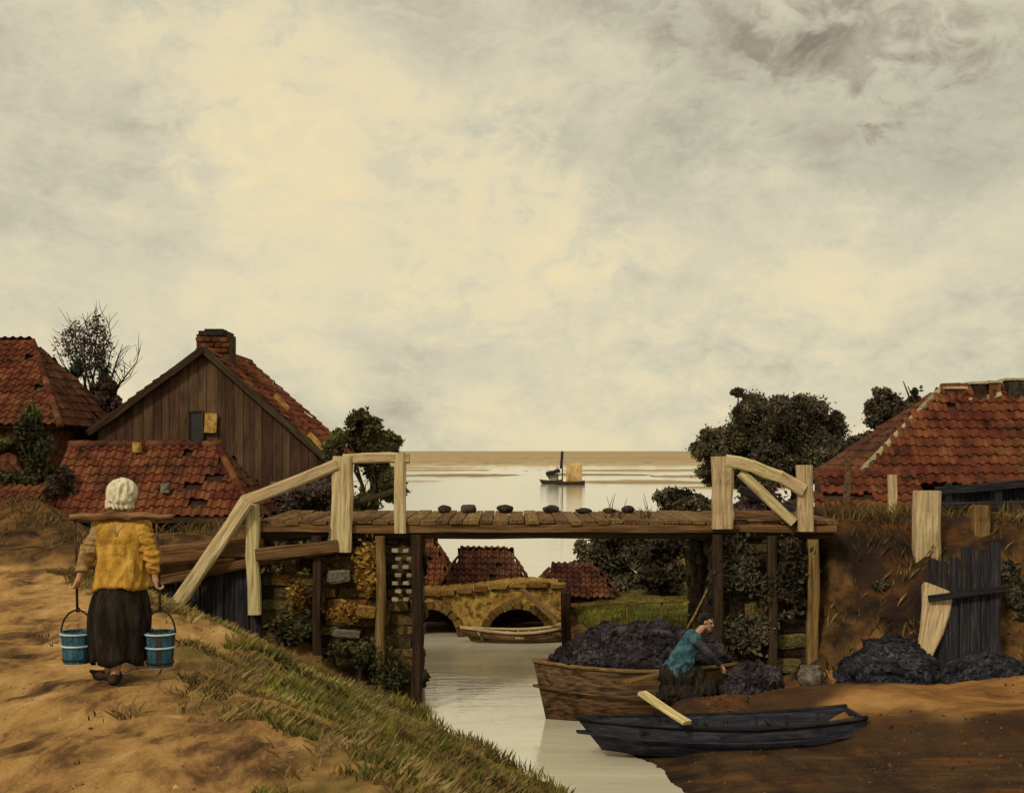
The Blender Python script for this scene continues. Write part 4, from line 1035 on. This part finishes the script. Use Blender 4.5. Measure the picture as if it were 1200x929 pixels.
for sd_, hnd, fl, fx, fy in ((-1, hl, footl, -.11, .03), (1, hr, footr, -.02, -.10)):
    sh = WL(.175 * sd_, 0, 1.26); elb = WL(.265 * sd_, -.05, 1.02)
    body += [capsule_geo(sh, elb, .052 * KS, .040 * KS), capsule_geo(elb, hnd, .040 * KS, .026 * KS)]
    body += fingers(hnd, (hnd - elb), (-.9 * sd_ * -1, .3, 0), sd_, KS)
    hip = WL(.085 * sd_, 0, .84); kne = WL(.07 * sd_ + fx * .3, fy * .6 + .05, .48); ank = WL(fx + .0, fy, .09 + fl / KS)
    body += [capsule_geo(hip, kne, .085 * KS, .058 * KS), capsule_geo(kne, ank, .056 * KS, .036 * KS), capsule_geo(ank - Vector((0, 0, .03)), ank + Vector((0, .12, -.06)), .036 * KS, .030 * KS)]
remesh_obj('body', body, .0075, 'skin', wo, 3)
# jacket with sleeves
jk = [capsule_geo(WL(-.03, .0, .93), WL(.03, .0, .93), .165 * KS, .165 * KS, 14), capsule_geo(WL(-.055, .01, 1.05), WL(.055, .01, 1.05), .135 * KS, .135 * KS, 14),
      capsule_geo(WL(-.09, .01, 1.17), WL(.09, .01, 1.17), .125 * KS, .125 * KS, 14), capsule_geo(WL(-.145, .0, 1.255), WL(.145, .0, 1.255), .078 * KS, .078 * KS, 12),
      capsule_geo(WL(-.06, .0, .99), WL(-.1, .0, 1.2), .13 * KS, .1 * KS), capsule_geo(WL(.06, .0, .99), WL(.1, .0, 1.2), .13 * KS, .1 * KS)]
for k in range(44):
    a = 2 * math.pi * k / 44; fl_ = 1 + .06 * math.sin(5 * a + 1)
    jk.append(capsule_geo(WL(.14 * math.cos(a), .12 * math.sin(a), .92), WL(.198 * fl_ * math.cos(a), .17 * fl_ * math.sin(a), .795 + .014 * math.sin(3 * a)), .045 * KS, .022 * KS, 8))
wrinkle(remesh_obj('jacket', jk, .007, 'yellow_cloth', wo, 5), .016, 11, 5)
for sd_, hnd in ((-1, hl), (1, hr)):
    sh = WL(.165 * sd_, 0, 1.255); elb = WL(.268 * sd_, -.052, 1.02)
    sl = [capsule_geo(sh, elb, .074 * KS, .060 * KS), capsule_geo(elb, elb.lerp(hnd, .5), .058 * KS, .048 * KS)]
    for k in range(5):
        q = sh.lerp(elb, .15 + .18 * k); sl.append(ball_geo(q + Vector((random.uniform(-.012, .012), random.uniform(-.02, .0), 0)), (.07 * KS, .068 * KS, .022 * KS), 10, 6))
    wrinkle(remesh_obj('sleeve', sl, .007, 'tan_cloth' if sd_ < 0 else 'yellow_cloth', wo, 5), .018, 9, 16)
# skirt with folds
rings = []
for i in range(15):
    t_ = i / 14; z_ = .93 - .76 * t_; rad = .142 + .088 * math.sin(min(1, t_ * 1.6) * math.pi / 2) - .05 * max(0, t_ - .5)
    rings.append([WL(-.02 * t_ + (rad + .022 * t_ * math.sin(9 * a + 2 * math.sin(t_ * 3) + math.sin(3 * a)) + .010 * math.sin(17 * a + 4 * t_ + 2 * math.sin(2 * a))) * math.cos(a) * 1.06,
                     (rad + .018 * t_ * math.sin(9 * a + 1)) * math.sin(a) * .9,
                     z_ + (.02 * math.sin(5 * a + .6) * (t_ > .95))) for a in [2 * math.pi * k / 72 for k in range(72)]])
v, f = loft(rings, False)
sk = meshobj('skirt', v, [tuple(reversed(q)) for q in f], 'black_cloth', wo, smooth=True); md_ = sk.modifiers.new('thick', 'SOLIDIFY'); md_.thickness = .008
# cap: a rounded linen bonnet gathered at the nape
cp = [ball_geo(WL(0, .02, 1.535), (.112 * KS, .128 * KS, .112 * KS), 18, 12), ball_geo(WL(0, -.03, 1.50), (.100 * KS, .085 * KS, .085 * KS), 14, 9)]
for k in range(9):
    a = math.pi * (k - 4) / 9; cp.append(capsule_geo(WL(.088 * math.sin(a), -.062 * math.cos(a) - .01, 1.475), WL(.098 * math.sin(a), -.078 * math.cos(a) - .01, 1.428), .022 * KS, .017 * KS, 8))
wrinkle(remesh_obj('cap', cp, .006, 'white_cloth', wo, 4), .016, 22, 10)
v, f = merge([capsule_geo(WL(-.05, -.012, 1.425), WL(.05, -.012, 1.425), .030 * KS, .030 * KS, 8)]); meshobj('hair', v, f, 'hair', wo, smooth=True)
# collar and clogs
v, f = merge([capsule_geo(WL(-.075, -.045, 1.325), WL(0, -.115, 1.20), .016 * KS, .012 * KS, 8), capsule_geo(WL(.075, -.045, 1.325), WL(0, -.115, 1.20), .016 * KS, .012 * KS, 8), capsule_geo(WL(-.075, -.045, 1.325), WL(.075, -.045, 1.325), .018 * KS, .018 * KS, 8)])
meshobj('collar', v, f, 'tan_cloth', wo, smooth=True)
for fx, fy, fl, yaw in ((-.115, .03, footl, 1.25), (-.02, -.10, footr, .1)):
    dx, dy = -math.sin(yaw), math.cos(yaw)
    cl = [capsule_geo(WL(fx - dx * .06, fy - dy * .06, .045 + fl / KS), WL(fx + dx * .10, fy + dy * .10, .045 + fl / KS), .045 * KS, .045 * KS), capsule_geo(WL(fx + dx * .09, fy + dy * .09, .05 + fl / KS), WL(fx + dx * .165, fy + dy * .165, .075 + fl / KS), .036 * KS, .016 * KS)]
    remesh_obj('clog', cl, .008, 'dark_wood', wo, 2)
# yoke with its two ropes
yk = empty('shoulder_yoke', WL(.03, -.12, 1.355), 'brown wooden yoke lying across the shoulders of the yellow-jacketed person', 'yoke')
rings = []
for i in range(17):
    t_ = i / 16; x_ = -.375 + .82 * t_; u_ = abs(t_ - .47) * 2
    hh = (.062 - .022 * u_); yo = -.105 + .03 * (1 - u_)
    rings.append([WL(x_, yo + .035 * math.cos(a), 1.355 - .012 * u_ + hh * .62 * math.sin(a) + .006 * math.sin(t_ * 20)) for a in [2 * math.pi * k / 10 for k in range(10)]])
v, f = loft(rings); meshobj('bar', v, f, 'yoke_wood', yk, smooth=True)
def bucket(cx, cy, zb, r_, hh, label, body_m, low_m):
    b0 = WL(cx, cy, zb); g_ = empty('bucket', b0, label, 'bucket', 'buckets on the yoke')
    R = r_ * KS; Hh = hh * KS
    # staves, each its own piece
    n = 16
    for k in range(n):
        a0, a1 = 2 * math.pi * (k + .03) / n, 2 * math.pi * (k + .97) / n; V = []
        for (zz, rr) in ((0, .86), (Hh * .42, .93), (Hh, 1.04)):
            for (aa, ri) in ((a0, 1), (a1, 1), (a1, .9), (a0, .9)): V.append(b0 + Vector((R * rr * ri * math.cos(aa), R * rr * ri * math.sin(aa), zz)))
        F_ = [(3, 2, 1, 0), (8, 9, 10, 11)] + [(i * 4 + j, i * 4 + (j + 1) % 4, (i + 1) * 4 + (j + 1) % 4, (i + 1) * 4 + j) for i in range(2) for j in range(4)]
        meshobj('stave', V, F_, body_m if not (low_m and k % 3 == 0) else low_m, g_)
    for zz, rr in ((.12, .895), (.55, .97), (.93, 1.045)):
        v, f = tube_geo([b0 + Vector((R * rr * math.cos(a), R * rr * math.sin(a), Hh * zz)) for a in [2 * math.pi * k / 28 for k in range(29)]], .009 * KS, 6); meshobj('hoop', v, f, 'pale_band' if zz > .5 else 'iron', g_, smooth=True)
    v, f = tube_geo([b0 + Vector((R * .86 * math.cos(a), R * .86 * math.sin(a), .02)) for a in [2 * math.pi * k / 20 for k in range(20)]][:2], .001, 4)
    v = [b0 + Vector((R * .86 * math.cos(2 * math.pi * k / 20), R * .86 * math.sin(2 * math.pi * k / 20), Hh * .8)) for k in range(20)]; v += [b0 + (p - b0) * .86 - Vector((0, 0, Hh * .69 * .86)) + Vector((0, 0, .01)) for p in v]
    v, f = loft([v[20:], v[:20]]); meshobj('water_fill', v, f, 'bucket_dark', g_)
    top = b0 + Vector((0, 0, Hh + .17 * KS))
    v, f = tube_geo([b0 + Vector((R * 1.05 * math.cos(a), 0, Hh * .92 + (.17 * KS + Hh * .08) * math.sin(a))) for a in [math.pi * k / 14 for k in range(15)]], .008 * KS, 6); meshobj('bail', v, f, 'iron', g_, smooth=True)
    return top
tl_ = bucket(-.355, .0, .165, .125, .255, 'blue bucket with pale hoops hanging at the left of the yellow-jacketed person', 'blue_paint', None)
tr_ = bucket(.315, .0, .135, .118, .285, 'blue and brown bucket hanging at the right of the yellow-jacketed person', 'blue_paint', 'bucket_dark')
for (x_, t_) in ((-.345, tl_), (.31, tr_)):
    a = WL(x_, -.09, 1.345)
    v, f = tube_geo([a, a.lerp(t_, .5) + Vector((.004, 0, 0)), t_], .011 * KS, 7); meshobj('rope', v, f, 'rope', yk, smooth=True)
    v, f = tube_geo([t_ + Vector((0, 0, .03)), t_ + Vector((.02, 0, .01)), t_ + Vector((.015, 0, -.015)), t_ + Vector((-.01, 0, -.012))], .006 * KS, 5); meshobj('hook', v, f, 'iron', yk, smooth=True)

# --- the stooping person on the shore
cyp = 18.25; cxp = (808 - 600) / F * cyp; czp = H(cxp, cyp)
KQ = 1.0
def Q(x_, y_, z_): return Vector((cxp + x_, cyp + y_, czp + z_))
po = empty('person', (cxp, cyp, czp), 'person in teal jacket and dark cap kneeling by the boat on the shore', 'person')
body = [capsule_geo(Q(-.20, 0, .38), Q(-.10, 0, .60), .15, .13, 12), capsule_geo(Q(-.10, 0, .60), Q(.06, 0, .88), .13, .12, 12), capsule_geo(Q(.07, -.12, .92), Q(.07, .12, .92), .08, .08), capsule_geo(Q(.09, 0, .95), Q(.20, 0, 1.07), .055, .05, 10)]
body += head_geo(Q(.255, 0, 1.15), (.85, -.35, -.35))
for sd_ in (-1, 1):
    sh = Q(.07, -.17 * sd_, .90); elb = Q(.27, -.20 * sd_, .68); hd_ = Q(.46, -.10 * sd_, .50)
    body += [capsule_geo(sh, elb, .052, .042), capsule_geo(elb, hd_, .042, .027)]; body += fingers(hd_, hd_ - elb, (-.2, sd_ * .3, -1), sd_)
    kn = Q(.24, -.13 * sd_, .12); body += [capsule_geo(Q(-.20, -.09 * sd_, .36), kn, .09, .065), capsule_geo(kn, Q(-.22, -.11 * sd_, .07), .06, .04), capsule_geo(Q(-.22, -.11 * sd_, .06), Q(-.36, -.12 * sd_, .06), .04, .03)]
remesh_obj('body', body, .008, 'skin', po, 3)
jk = [capsule_geo(Q(-.22, 0, .40), Q(-.11, 0, .60), .185, .158, 14), capsule_geo(Q(-.11, -.03, .60), Q(.05, -.02, .88), .155, .125, 12), capsule_geo(Q(-.11, .03, .60), Q(.05, .02, .88), .155, .125, 12), capsule_geo(Q(.05, -.14, .915), Q(.05, .14, .915), .085, .085), capsule_geo(Q(-.27, 0, .38), Q(-.22, 0, .44), .15, .17, 12)]
for k in range(6): jk.append(capsule_geo(Q(-.24 + .05 * k, -.165 + .008 * k, .46), Q(-.10 + .03 * k, -.125, .74), .022, .018, 6))
wrinkle(remesh_obj('jacket', jk, .009, 'teal_cloth', po, 4), .026, 9, 6)
for sd_ in (-1, 1):
    sh = Q(.06, -.165 * sd_, .90); elb = Q(.27, -.20 * sd_, .68); hd_ = Q(.46, -.10 * sd_, .50)
    remesh_obj('sleeve', [capsule_geo(sh, elb, .076, .062), capsule_geo(elb, elb.lerp(hd_, .72), .06, .046)], .011, 'slate_cloth' if sd_ > 0 else 'teal_cloth', po, 3)
sk = [capsule_geo(Q(-.24, 0, .34), Q(.02, 0, .30), .21, .22, 14), capsule_geo(Q(-.26, -.1, .12), Q(.22, -.13, .13), .16, .13), capsule_geo(Q(-.26, .1, .12), Q(.22, .13, .13), .16, .13), capsule_geo(Q(.0, 0, .28), Q(.28, 0, .16), .2, .15, 12), capsule_geo(Q(-.38, -.05, .08), Q(-.1, -.18, .08), .10, .10)]
for k in range(7): sk.append(capsule_geo(Q(-.3 + .08 * k, -.22, .05), Q(-.22 + .06 * k, -.16, .36), .035, .02, 6))
wrinkle(remesh_obj('skirt', sk, .010, 'black_cloth', po, 4), .035, 8, 5)
cpc = Q(.245, .005, 1.175)
remesh_obj('cap', [ball_geo(cpc + Vector((-.015, .005, .035)), (.105, .10, .075), 14, 9), ball_geo(cpc + Vector((-.06, .01, -.01)), (.07, .085, .075), 12, 8), capsule_geo(cpc + Vector((.07, -.07, .03)), cpc + Vector((.10, .03, .03)), .018, .018, 8)], .009, 'black_cloth', po, 3)
eyes(Q(.255, 0, 1.15), (.85, -.35, -.35), po)

# ------------------------------------------------------------------ boats
def pieces(o_, n, size, m_, seed):
    '''loose lumps strewn over a heap, joined as one part of it'''
    me_ = o_.data; g = np.random.default_rng(seed); nv = len(me_.vertices)
    co = np.empty(nv * 3, dtype=np.float32); me_.vertices.foreach_get('co', co); co = co.reshape(-1, 3)
    p = co[g.integers(0, nv, n)]; sc = size * np.exp(g.normal(size=n) * .4)
    oc = np.array([(1, 0, 0), (0, 1, 0), (-1, 0, 0), (0, -1, 0), (.3, .2, .8), (-.2, 0, -.8), (-.5, .4, .6)])
    V = oc[None] * (1 + .3 * g.normal(size=(n, 7, 1))) * sc[:, None, None]
    q = g.normal(size=(n, 3, 3)); q = np.linalg.qr(q)[0]; V = np.einsum('nij,nkj->nki', q, V * np.array([1.15, .95, .85])) + p[:, None, :]
    fo = [(0, 1, 4), (1, 2, 6), (1, 6, 4), (2, 3, 6), (3, 4, 6), (3, 0, 4), (1, 0, 5), (2, 1, 5), (3, 2, 5), (0, 3, 5)]
    me2 = bpy.data.meshes.new('peat_lumps'); me2.from_pydata(V.reshape(-1, 3).tolist(), [], [tuple(i * 7 + k for k in f) for i in range(n) for f in fo]); me2.materials.append(MATS[m_])
    a_ = me2.attributes.new('tint', 'FLOAT', 'POINT'); a_.data.foreach_set('value', np.repeat(g.random(n), 7).astype(np.float32))
    c_ = bpy.data.objects.new('peat_lumps', me2); COL.objects.link(c_); c_.parent = o_; c_['kind'] = 'stuff'
mat('peat_violet', [(.012, .010, .012), (.028, .023, .027), (.055, .045, .05)], 2, bump=0, attr='tint', vary=.55, rough=.9)
mat('peat_slate', [(.012, .012, .016), (.027, .028, .035), (.055, .056, .066)], 2, bump=0, attr='tint', vary=.55, rough=.9)
def crumple(me_, amt, seed):
    nr = [Vector(p.normal) for p in me_.vertices]; co = [Vector(p.co) for p in me_.vertices]
    out_ = [c + n * amt * (math.sin((c.x * 1.1 + c.z * 3.4 + seed + 1.3 * mnoise.noise(Vector((c.x * 1.5, c.y * 1.5, c.z * 1.5 + seed)))) * 5.5) * .38 + mnoise.fractal(Vector((c.x * 2.0 + seed, c.y * 2.0, c.z * 3)), .9, 2, 3)) for c, n in zip(co, nr)]
    me_.vertices.foreach_set('co', [x_ for c in out_ for x_ in c]); me_.update()
def hull_geo(Ln, bm_, dp, sheer=.15, flat=.55, stern=.55, n=17, m=9, th=.035, rake=.25):
    """open clinker boat: outer and inner skin, x along the keel (bow at -Ln/2)"""
    outer = []; inner = []
    for i in range(n):
        t_ = i / (n - 1); x_ = -Ln / 2 + Ln * t_
        wd = bm_ / 2 * (math.sin(min(1, t_ / .55) * math.pi / 2) ** .8 if t_ < .55 else 1 - (1 - stern) * ((t_ - .55) / .45) ** 2)
        wd = max(wd, .02); top = dp + sheer * (2 * t_ - 1) ** 2; kl = .0 + sheer * 1.1 * max(0, .28 - t_) / .28
        for lst, k in ((outer, 0), (inner, th)):
            row = []
            for j in range(m):
                s_ = -1 + 2 * j / (m - 1); a = abs(s_)
                yy = (wd - k) * math.copysign(min(1, (a / flat) ** .9 * (.72) if a < flat else .72 + .28 * (a - flat) / (1 - flat)), s_) if wd > k else 0
                zz = kl + k + (0 if a < flat else (top - kl - k) * ((a - flat) / (1 - flat)) ** 1.0)
                row.append(Vector((x_ - rake * (zz / dp) * max(0, .35 - t_) / .35, yy, zz)))
            lst.append(row)
    V = [p for r in outer for p in r] + [p for r in inner for p in r]; o2 = n * m; Fc = []
    for i in range(n - 1):
        for j in range(m - 1):
            a = i * m + j; Fc.append((a, a + m, a + m + 1, a + 1)); Fc.append((o2 + a, o2 + a + 1, o2 + a + m + 1, o2 + a + m))
        for j in (0, m - 1):
            a = i * m + j; q = (a, o2 + a, o2 + a + m, a + m); Fc.append(q if j == 0 else tuple(reversed(q)))
    for i in (0, n - 1):
        for j in range(m - 1):
            a = i * m + j; q = (a, a + 1, o2 + a + 1, o2 + a); Fc.append(q if i == 0 else tuple(reversed(q)))
    return V, Fc, outer
def boat(name, loc, yaw, Ln, bm_, dp, label, hm, gm_, thw=(.35, .65), cat='boat', tilt=0, **kw):
    V, Fc, outer = hull_geo(Ln, bm_, dp, **kw)
    b_ = empty(name, loc, label, cat)
    M = Matrix.Rotation(yaw, 3, 'Z') @ Matrix.Rotation(tilt, 3, 'X'); loc = Vector(loc)
    wp = lambda p: loc + M @ Vector(p)
    h_ = meshobj('hull', [M @ p for p in V], Fc, hm, b_, loc, True)
    for j in (0, -1):
        path = [wp(r[j] + Vector((0, 0, .01))) for r in outer]
        v, f = tube_geo(path, .032, 6); meshobj('gunwale', v, f, gm_, b_, smooth=True)
        path = [wp(r[j] * 1.0 + Vector((0, (-.012 if j == 0 else .012), -(r[j].z - r[4].z) * .42))) for r in outer]
        v, f = tube_geo(path, .018, 5); meshobj('strake', v, f, hm, b_, smooth=True)
    tr_ = outer[-1]; v_ = [wp(p + Vector((-.002, 0, 0))) for p in tr_] + [wp(p + Vector((-.05, 0, 0))) for p in tr_]; m_n = len(tr_)
    meshobj('transom', v_, [tuple(range(m_n)), tuple(reversed(range(m_n, 2 * m_n)))] + [(i, i + m_n, (i + 1) % m_n + m_n, (i + 1) % m_n) for i in range(m_n)], hm, b_)
    for i in range(2, len(outer) - 2, 2):
        rp_ = outer[i]; v, f = tube_geo([wp(Vector((p.x, p.y * .87, p.z + .045 if 1 < j < m_n - 2 else p.z - .02))) for j, p in enumerate(rp_)], .018, 5); meshobj('rib', v, f, gm_, b_, smooth=True)
    for t_ in thw:
        i = int(t_ * (len(outer) - 1)); r = outer[i]
        beam('thwart', wp((r[0].x, r[0].y * .94, r[0].z - .09)), wp((r[-1].x, r[-1].y * .94, r[-1].z - .09)), .2, .035, gm_, b_, segs=1)
    return b_, wp, outer
# moored barge under the right side of the bridge, heaped with dark cloth
bx0 = P(690, 838, 19.5)
b1, wp1, out1 = boat('cargo_barge', (2.0, 19.35, -.12), .06, 2.9, 1.05, .92, 'brown barge heaped with dark cargo, moored under the bridge', 'brown_hull', 'brown_wood', (), sheer=.1, flat=.5, stern=.9, rake=.2)
g = [rock_geo(wp1((.0, .0, .98)), (1.2, .46, .62), 3, 18, 12, .15), rock_geo(wp1((-.92, .0, 1.0)), (.5, .24, .24), 8, 12, 9, .15), rock_geo(wp1((.85, .05, .98)), (.6, .46, .42), 11, 12, 9, .25)]
cv1 = remesh_obj('cargo_heap', g, .025, 'violet_cloth', None, 3); tag(cv1, 'dark violet-black heap of loose lumps filling the moored barge', 'peat heap')
crumple(cv1.data, .07, 2); pieces(cv1, 4200, .03, 'peat_violet', 5)
# dark punt lying along the sand
b2, wp2, out2 = boat('punt', (3.05, 17.0, .0), .10, 3.5, .95, .44, 'long dark navy punt lying along the sandy shore', 'navy_hull', 'tarred_wood', (.2, .45, .72), sheer=.10, flat=.5, stern=.8, rake=.35)
beam('oar_plank', P(752, 812, 17.0), P(806, 846, 16.4), .17, .05, 'pale_wood', None)
o_ = bpy.data.objects['oar_plank']; tag(o_, 'short pale plank lying across the bow of the dark punt', 'plank')
beam('boat_plank', P(735, 800, 17.9), P(790, 786, 18.6), .16, .06, 'brown_wood', None); tag(bpy.data.objects['boat_plank'], 'brown plank between the barge and the kneeling person', 'plank')
# small skiff by the culvert
boat('skiff', (.15, 27.0, -.08), .05, 1.9, .62, .30, 'small skiff with pale gunwale floating before the culvert arch', 'brown_hull', 'pale_wood', (.5,), sheer=.10)
# sailing boat and dark boat on the lake
sb = empty('sailing_boat', P(668, 568, 151), 'small sailing boat with ochre sail out on the lake', 'boat'); sl_ = sb.location
V, Fc, o3 = hull_geo(3.6, 1.3, .5); meshobj('hull', V, Fc, 'dark_wood', sb, (sl_.x, sl_.y, -.1), True)
a = P(659, 568, 151); bb = P(659, 528, 151); v, f = tube_geo([a, bb], [.09, .05], 7); meshobj('mast', v, f, 'dark_wood', sb)
V = [];  nx_, nz_ = 7, 9
for i in range(nz_):
    for j in range(nx_):
        u_, w_ = j / (nx_ - 1), i / (nz_ - 1); p = P(663.5 + 18.5 * u_, 565 - 22 * w_, 151); p.y += .35 * math.sin(math.pi * u_) * (1 - .4 * w_); V.append(p)
Fc = [(i * nx_ + j, i * nx_ + j + 1, (i + 1) * nx_ + j + 1, (i + 1) * nx_ + j) for i in range(nz_ - 1) for j in range(nx_ - 1)]
so = meshobj('sail', V, Fc, 'ochre_sail', sb, smooth=True); m2 = so.modifiers.new('t', 'SOLIDIFY'); m2.thickness = .03
beam('pennant', P(657.5, 549, 150.9), P(659, 529, 150.9), .34, .06, 'tarred_wood', sb, up=(0, 1, 0), segs=3)
bd = empty('fishing_boat', P(647, 566, 156), 'dark little boat with grey hung sail left of the ochre sail', 'boat'); sl_ = bd.location
V, Fc, o3 = hull_geo(2.6, 1.2, .55); meshobj('hull', V, Fc, 'tarred_wood', bd, (sl_.x, sl_.y, -.12), True)
beam('mast', P(653, 566, 156), P(653, 546, 156), .10, .10, 'dark_wood', bd)
beam('furled_sail', P(640, 556, 155.8), P(656, 551, 155.8), .45, .5, 'tarred_wood', bd, segs=4, jit=.08)
V = [P(641, 557, 156), P(655, 555, 156), P(654, 565, 156), P(645, 565, 156)]; V += [p + Vector((0, .04, 0)) for p in V]
meshobj('sail', V, [(3, 2, 1, 0), (4, 5, 6, 7), (0, 1, 5, 4), (1, 2, 6, 5), (2, 3, 7, 6), (3, 0, 4, 7)], 'grey_sail', bd)

# ------------------------------------------------------------------ right shore: posts, heaps, boards
def gpost(name, px, ytop, ybot, Y, wpx, m_, label, cat='post', tilt=0, taper=.95):
    a = P(px, ybot, Y); b_ = P(px + tilt, ytop, Y); g_ = H(a.x, Y)
    a.z = min(a.z, g_) - .25
    o_ = beam(name, a, b_, wpx * Y / F, wpx * Y / F * .8, m_, None, up=(0, 1, 0), segs=4, jit=.02, taper=taper); tag(o_, label, cat, 'timber posts on the right bank'); return o_
gpost('timber_post', 1086, 575, 655, 20.6, 30, 'pale_wood', 'thick pale timber stub standing on the right embankment')
gpost('timber_post', 1150, 592, 650, 20.9, 20, 'brown_wood', 'dull brown timber stub right of the thick pale one')
gpost('timber_post', 1046, 556, 625, 22.5, 10, 'pale_wood', 'thin pale post on the road left of the thick stub')
gpost('timber_post', 993, 536, 600, 23.2, 7, 'rope', 'very thin stake by the little tiled outhouse')
fr = empty('road_fence', P(1060, 605, 23.4), 'dark low rail fence along the road before the long house', 'fence')
for px in (1112, 1170, 1228):
    a = G(px, 23.4, -.2); beam('post', a, P(px, 566, 23.4), .12, .12, 'tarred_wood', fr, up=(0, 1, 0))
beam('rail', P(1096, 575, 23.35), P(1260, 562, 23.35), .08, .16, 'tarred_wood', fr, segs=5, jit=.02); beam('rail', P(1090, 592, 23.33), P(1260, 592, 23.33), .08, .13, 'tarred_wood', fr, segs=5, jit=.02)
# dark plank screen leaning on the bank
sc_ = empty('plank_screen', G(1130, 19.3), 'dark tarred plank screen leaning against the right embankment', 'screen')
for k in range(7):
    px = 1094 + k * 12; yb = 795 - 3 * k; yt = 655 - 3 * k + random.uniform(-6, 6)
    a = P(px, yb, 18.9); a.z = H(a.x, 18.9) - .05; b_ = P(px + random.uniform(-2, 2), yt, 19.5); beam('board', a, b_, .15, .05, 'tarred_wood', sc_, up=(0, 1, 0), segs=2, jit=.008)
beam('ledge', P(1088, 700, 19.15), P(1180, 690, 19.15), .08, .10, 'tarred_wood', sc_)
beam('broken_timber', P(1098, 690, 19.4), P(1082, 790, 18.7), .52, .16, 'pale_wood', None, up=(0, 1, 0), segs=4, jit=.03, taper=.35); tag(bpy.data.objects['broken_timber'], 'broken wedge of pale timber leaning by the plank screen', 'timber')
def heap(name, px, pyc, Y, rx, rz, m_, label, cat, seed, ry=.5, fold=.06):
    c_ = P(px, pyc, Y); gz = H(c_.x, Y); k = Y / F
    g_ = [rock_geo((c_.x, Y, max(c_.z, gz + .02)), (rx * k, ry, rz * k), seed, 18, 12, .25), rock_geo((c_.x - rx * k * .5, Y - .1, gz + .06), (rx * k * .6, ry * .8, rz * k * .7), seed + 3, 12, 9, .3), rock_geo((c_.x + rx * k * .45, Y, gz + .06), (rx * k * .7, ry * .8, rz * k * .6), seed + 5, 12, 9, .3)]
    o_ = remesh_obj(name, g_, .022, m_, None, 2)
    crumple(o_.data, fold, seed); pieces(o_, int(3600 * rx / 60), .029, 'peat_slate' if m_ == 'slate_cloth' else 'peat_violet', seed)
    return tag(o_, label, cat, 'dark heaps on the right shore')
heap('peat_heap', 1045, 795, 18.5, 60, 44, 'slate_cloth', 'slate blue heap of loose lumps below the pale timber wedge', 'peat heap', 5)
heap('peat_heap', 880, 800, 18.35, 34, 20, 'violet_cloth', 'low dark violet heap right of the kneeling person', 'peat heap', 9, .3)
heap('peat_heap', 1160, 800, 18.7, 50, 24, 'slate_cloth', 'low dark heap in front of the plank screen at the right edge', 'peat heap', 14, .4)
# grey pot
pt = empty('stone_pot', G(950, 19.0), 'grey round pot standing at the foot of the right pier', 'pot'); pz = pt.location
prof = [(.10, 0), (.17, .05), (.215, .15), (.20, .25), (.15, .31), (.165, .34), (.14, .335), (.12, .29), (.15, .2), (.12, .06)]
v, f = loft([[pz + Vector((r * math.cos(2 * math.pi * k / 20), r * math.sin(2 * math.pi * k / 20), z_)) for k in range(20)] for r, z_ in prof]); meshobj('vessel', v, f, 'grey_stone', pt, smooth=True)
for k in (-1, 1):
    v, f = tube_geo([pz + Vector((k * (.19 + .055 * math.sin(a)), 0, .2 + .07 * math.cos(a))) for a in [math.pi * q / 8 for q in range(9)]], .014, 6); meshobj('handle', v, f, 'dark_stone', pt, smooth=True)
# pole, mooring post and slanting board seen under the bridge
p0 = P(796, 752, 19.9); p1 = P(829, 690, 19.75)
v, f = tube_geo([p0, p0.lerp(p1, .5) + Vector((.03, 0, .02)), p1], [.022, .018, .012], 6); tag(meshobj('thin_pole', [q - p0 for q in v], f, 'stave', None, p0, True), 'thin bent pole rising behind the kneeling person toward the pier', 'pole')
a = G(663, 25.2); beam('mooring_post', (a.x, a.y, -.5), P(664, 694, 25.2), .18, .18, 'dark_wood', None, up=(0, 1, 0), segs=3); tag(bpy.data.objects['mooring_post'], 'dark mooring post at the corner of the green lawn', 'post')
beam('slanting_board', P(612, 690, 27.3), P(655, 728, 26.4), .14, .05, 'brown_wood', None); tag(bpy.data.objects['slanting_board'], 'brown board slanting down from the culvert to the mooring post', 'board')
lf = empty('lawn_fence', G(745, 26), 'thin low rail fence along the green lawn under the bridge', 'fence')
for px in (672, 700, 735, 775):
    a = G(px, 26.0, -.1); beam('post', a, (a.x, 26.0, a.z + .55), .05, .05, 'stave', lf, up=(0, 1, 0), segs=1)
a, bb = G(668, 26.0, .42), G(800, 26.0, .42); beam('rail', (a.x, 25.95, .95), (bb.x, 25.95, 1.02), .04, .06, 'stave', lf, segs=4)

bpy.data.scenes.remove(TMP)
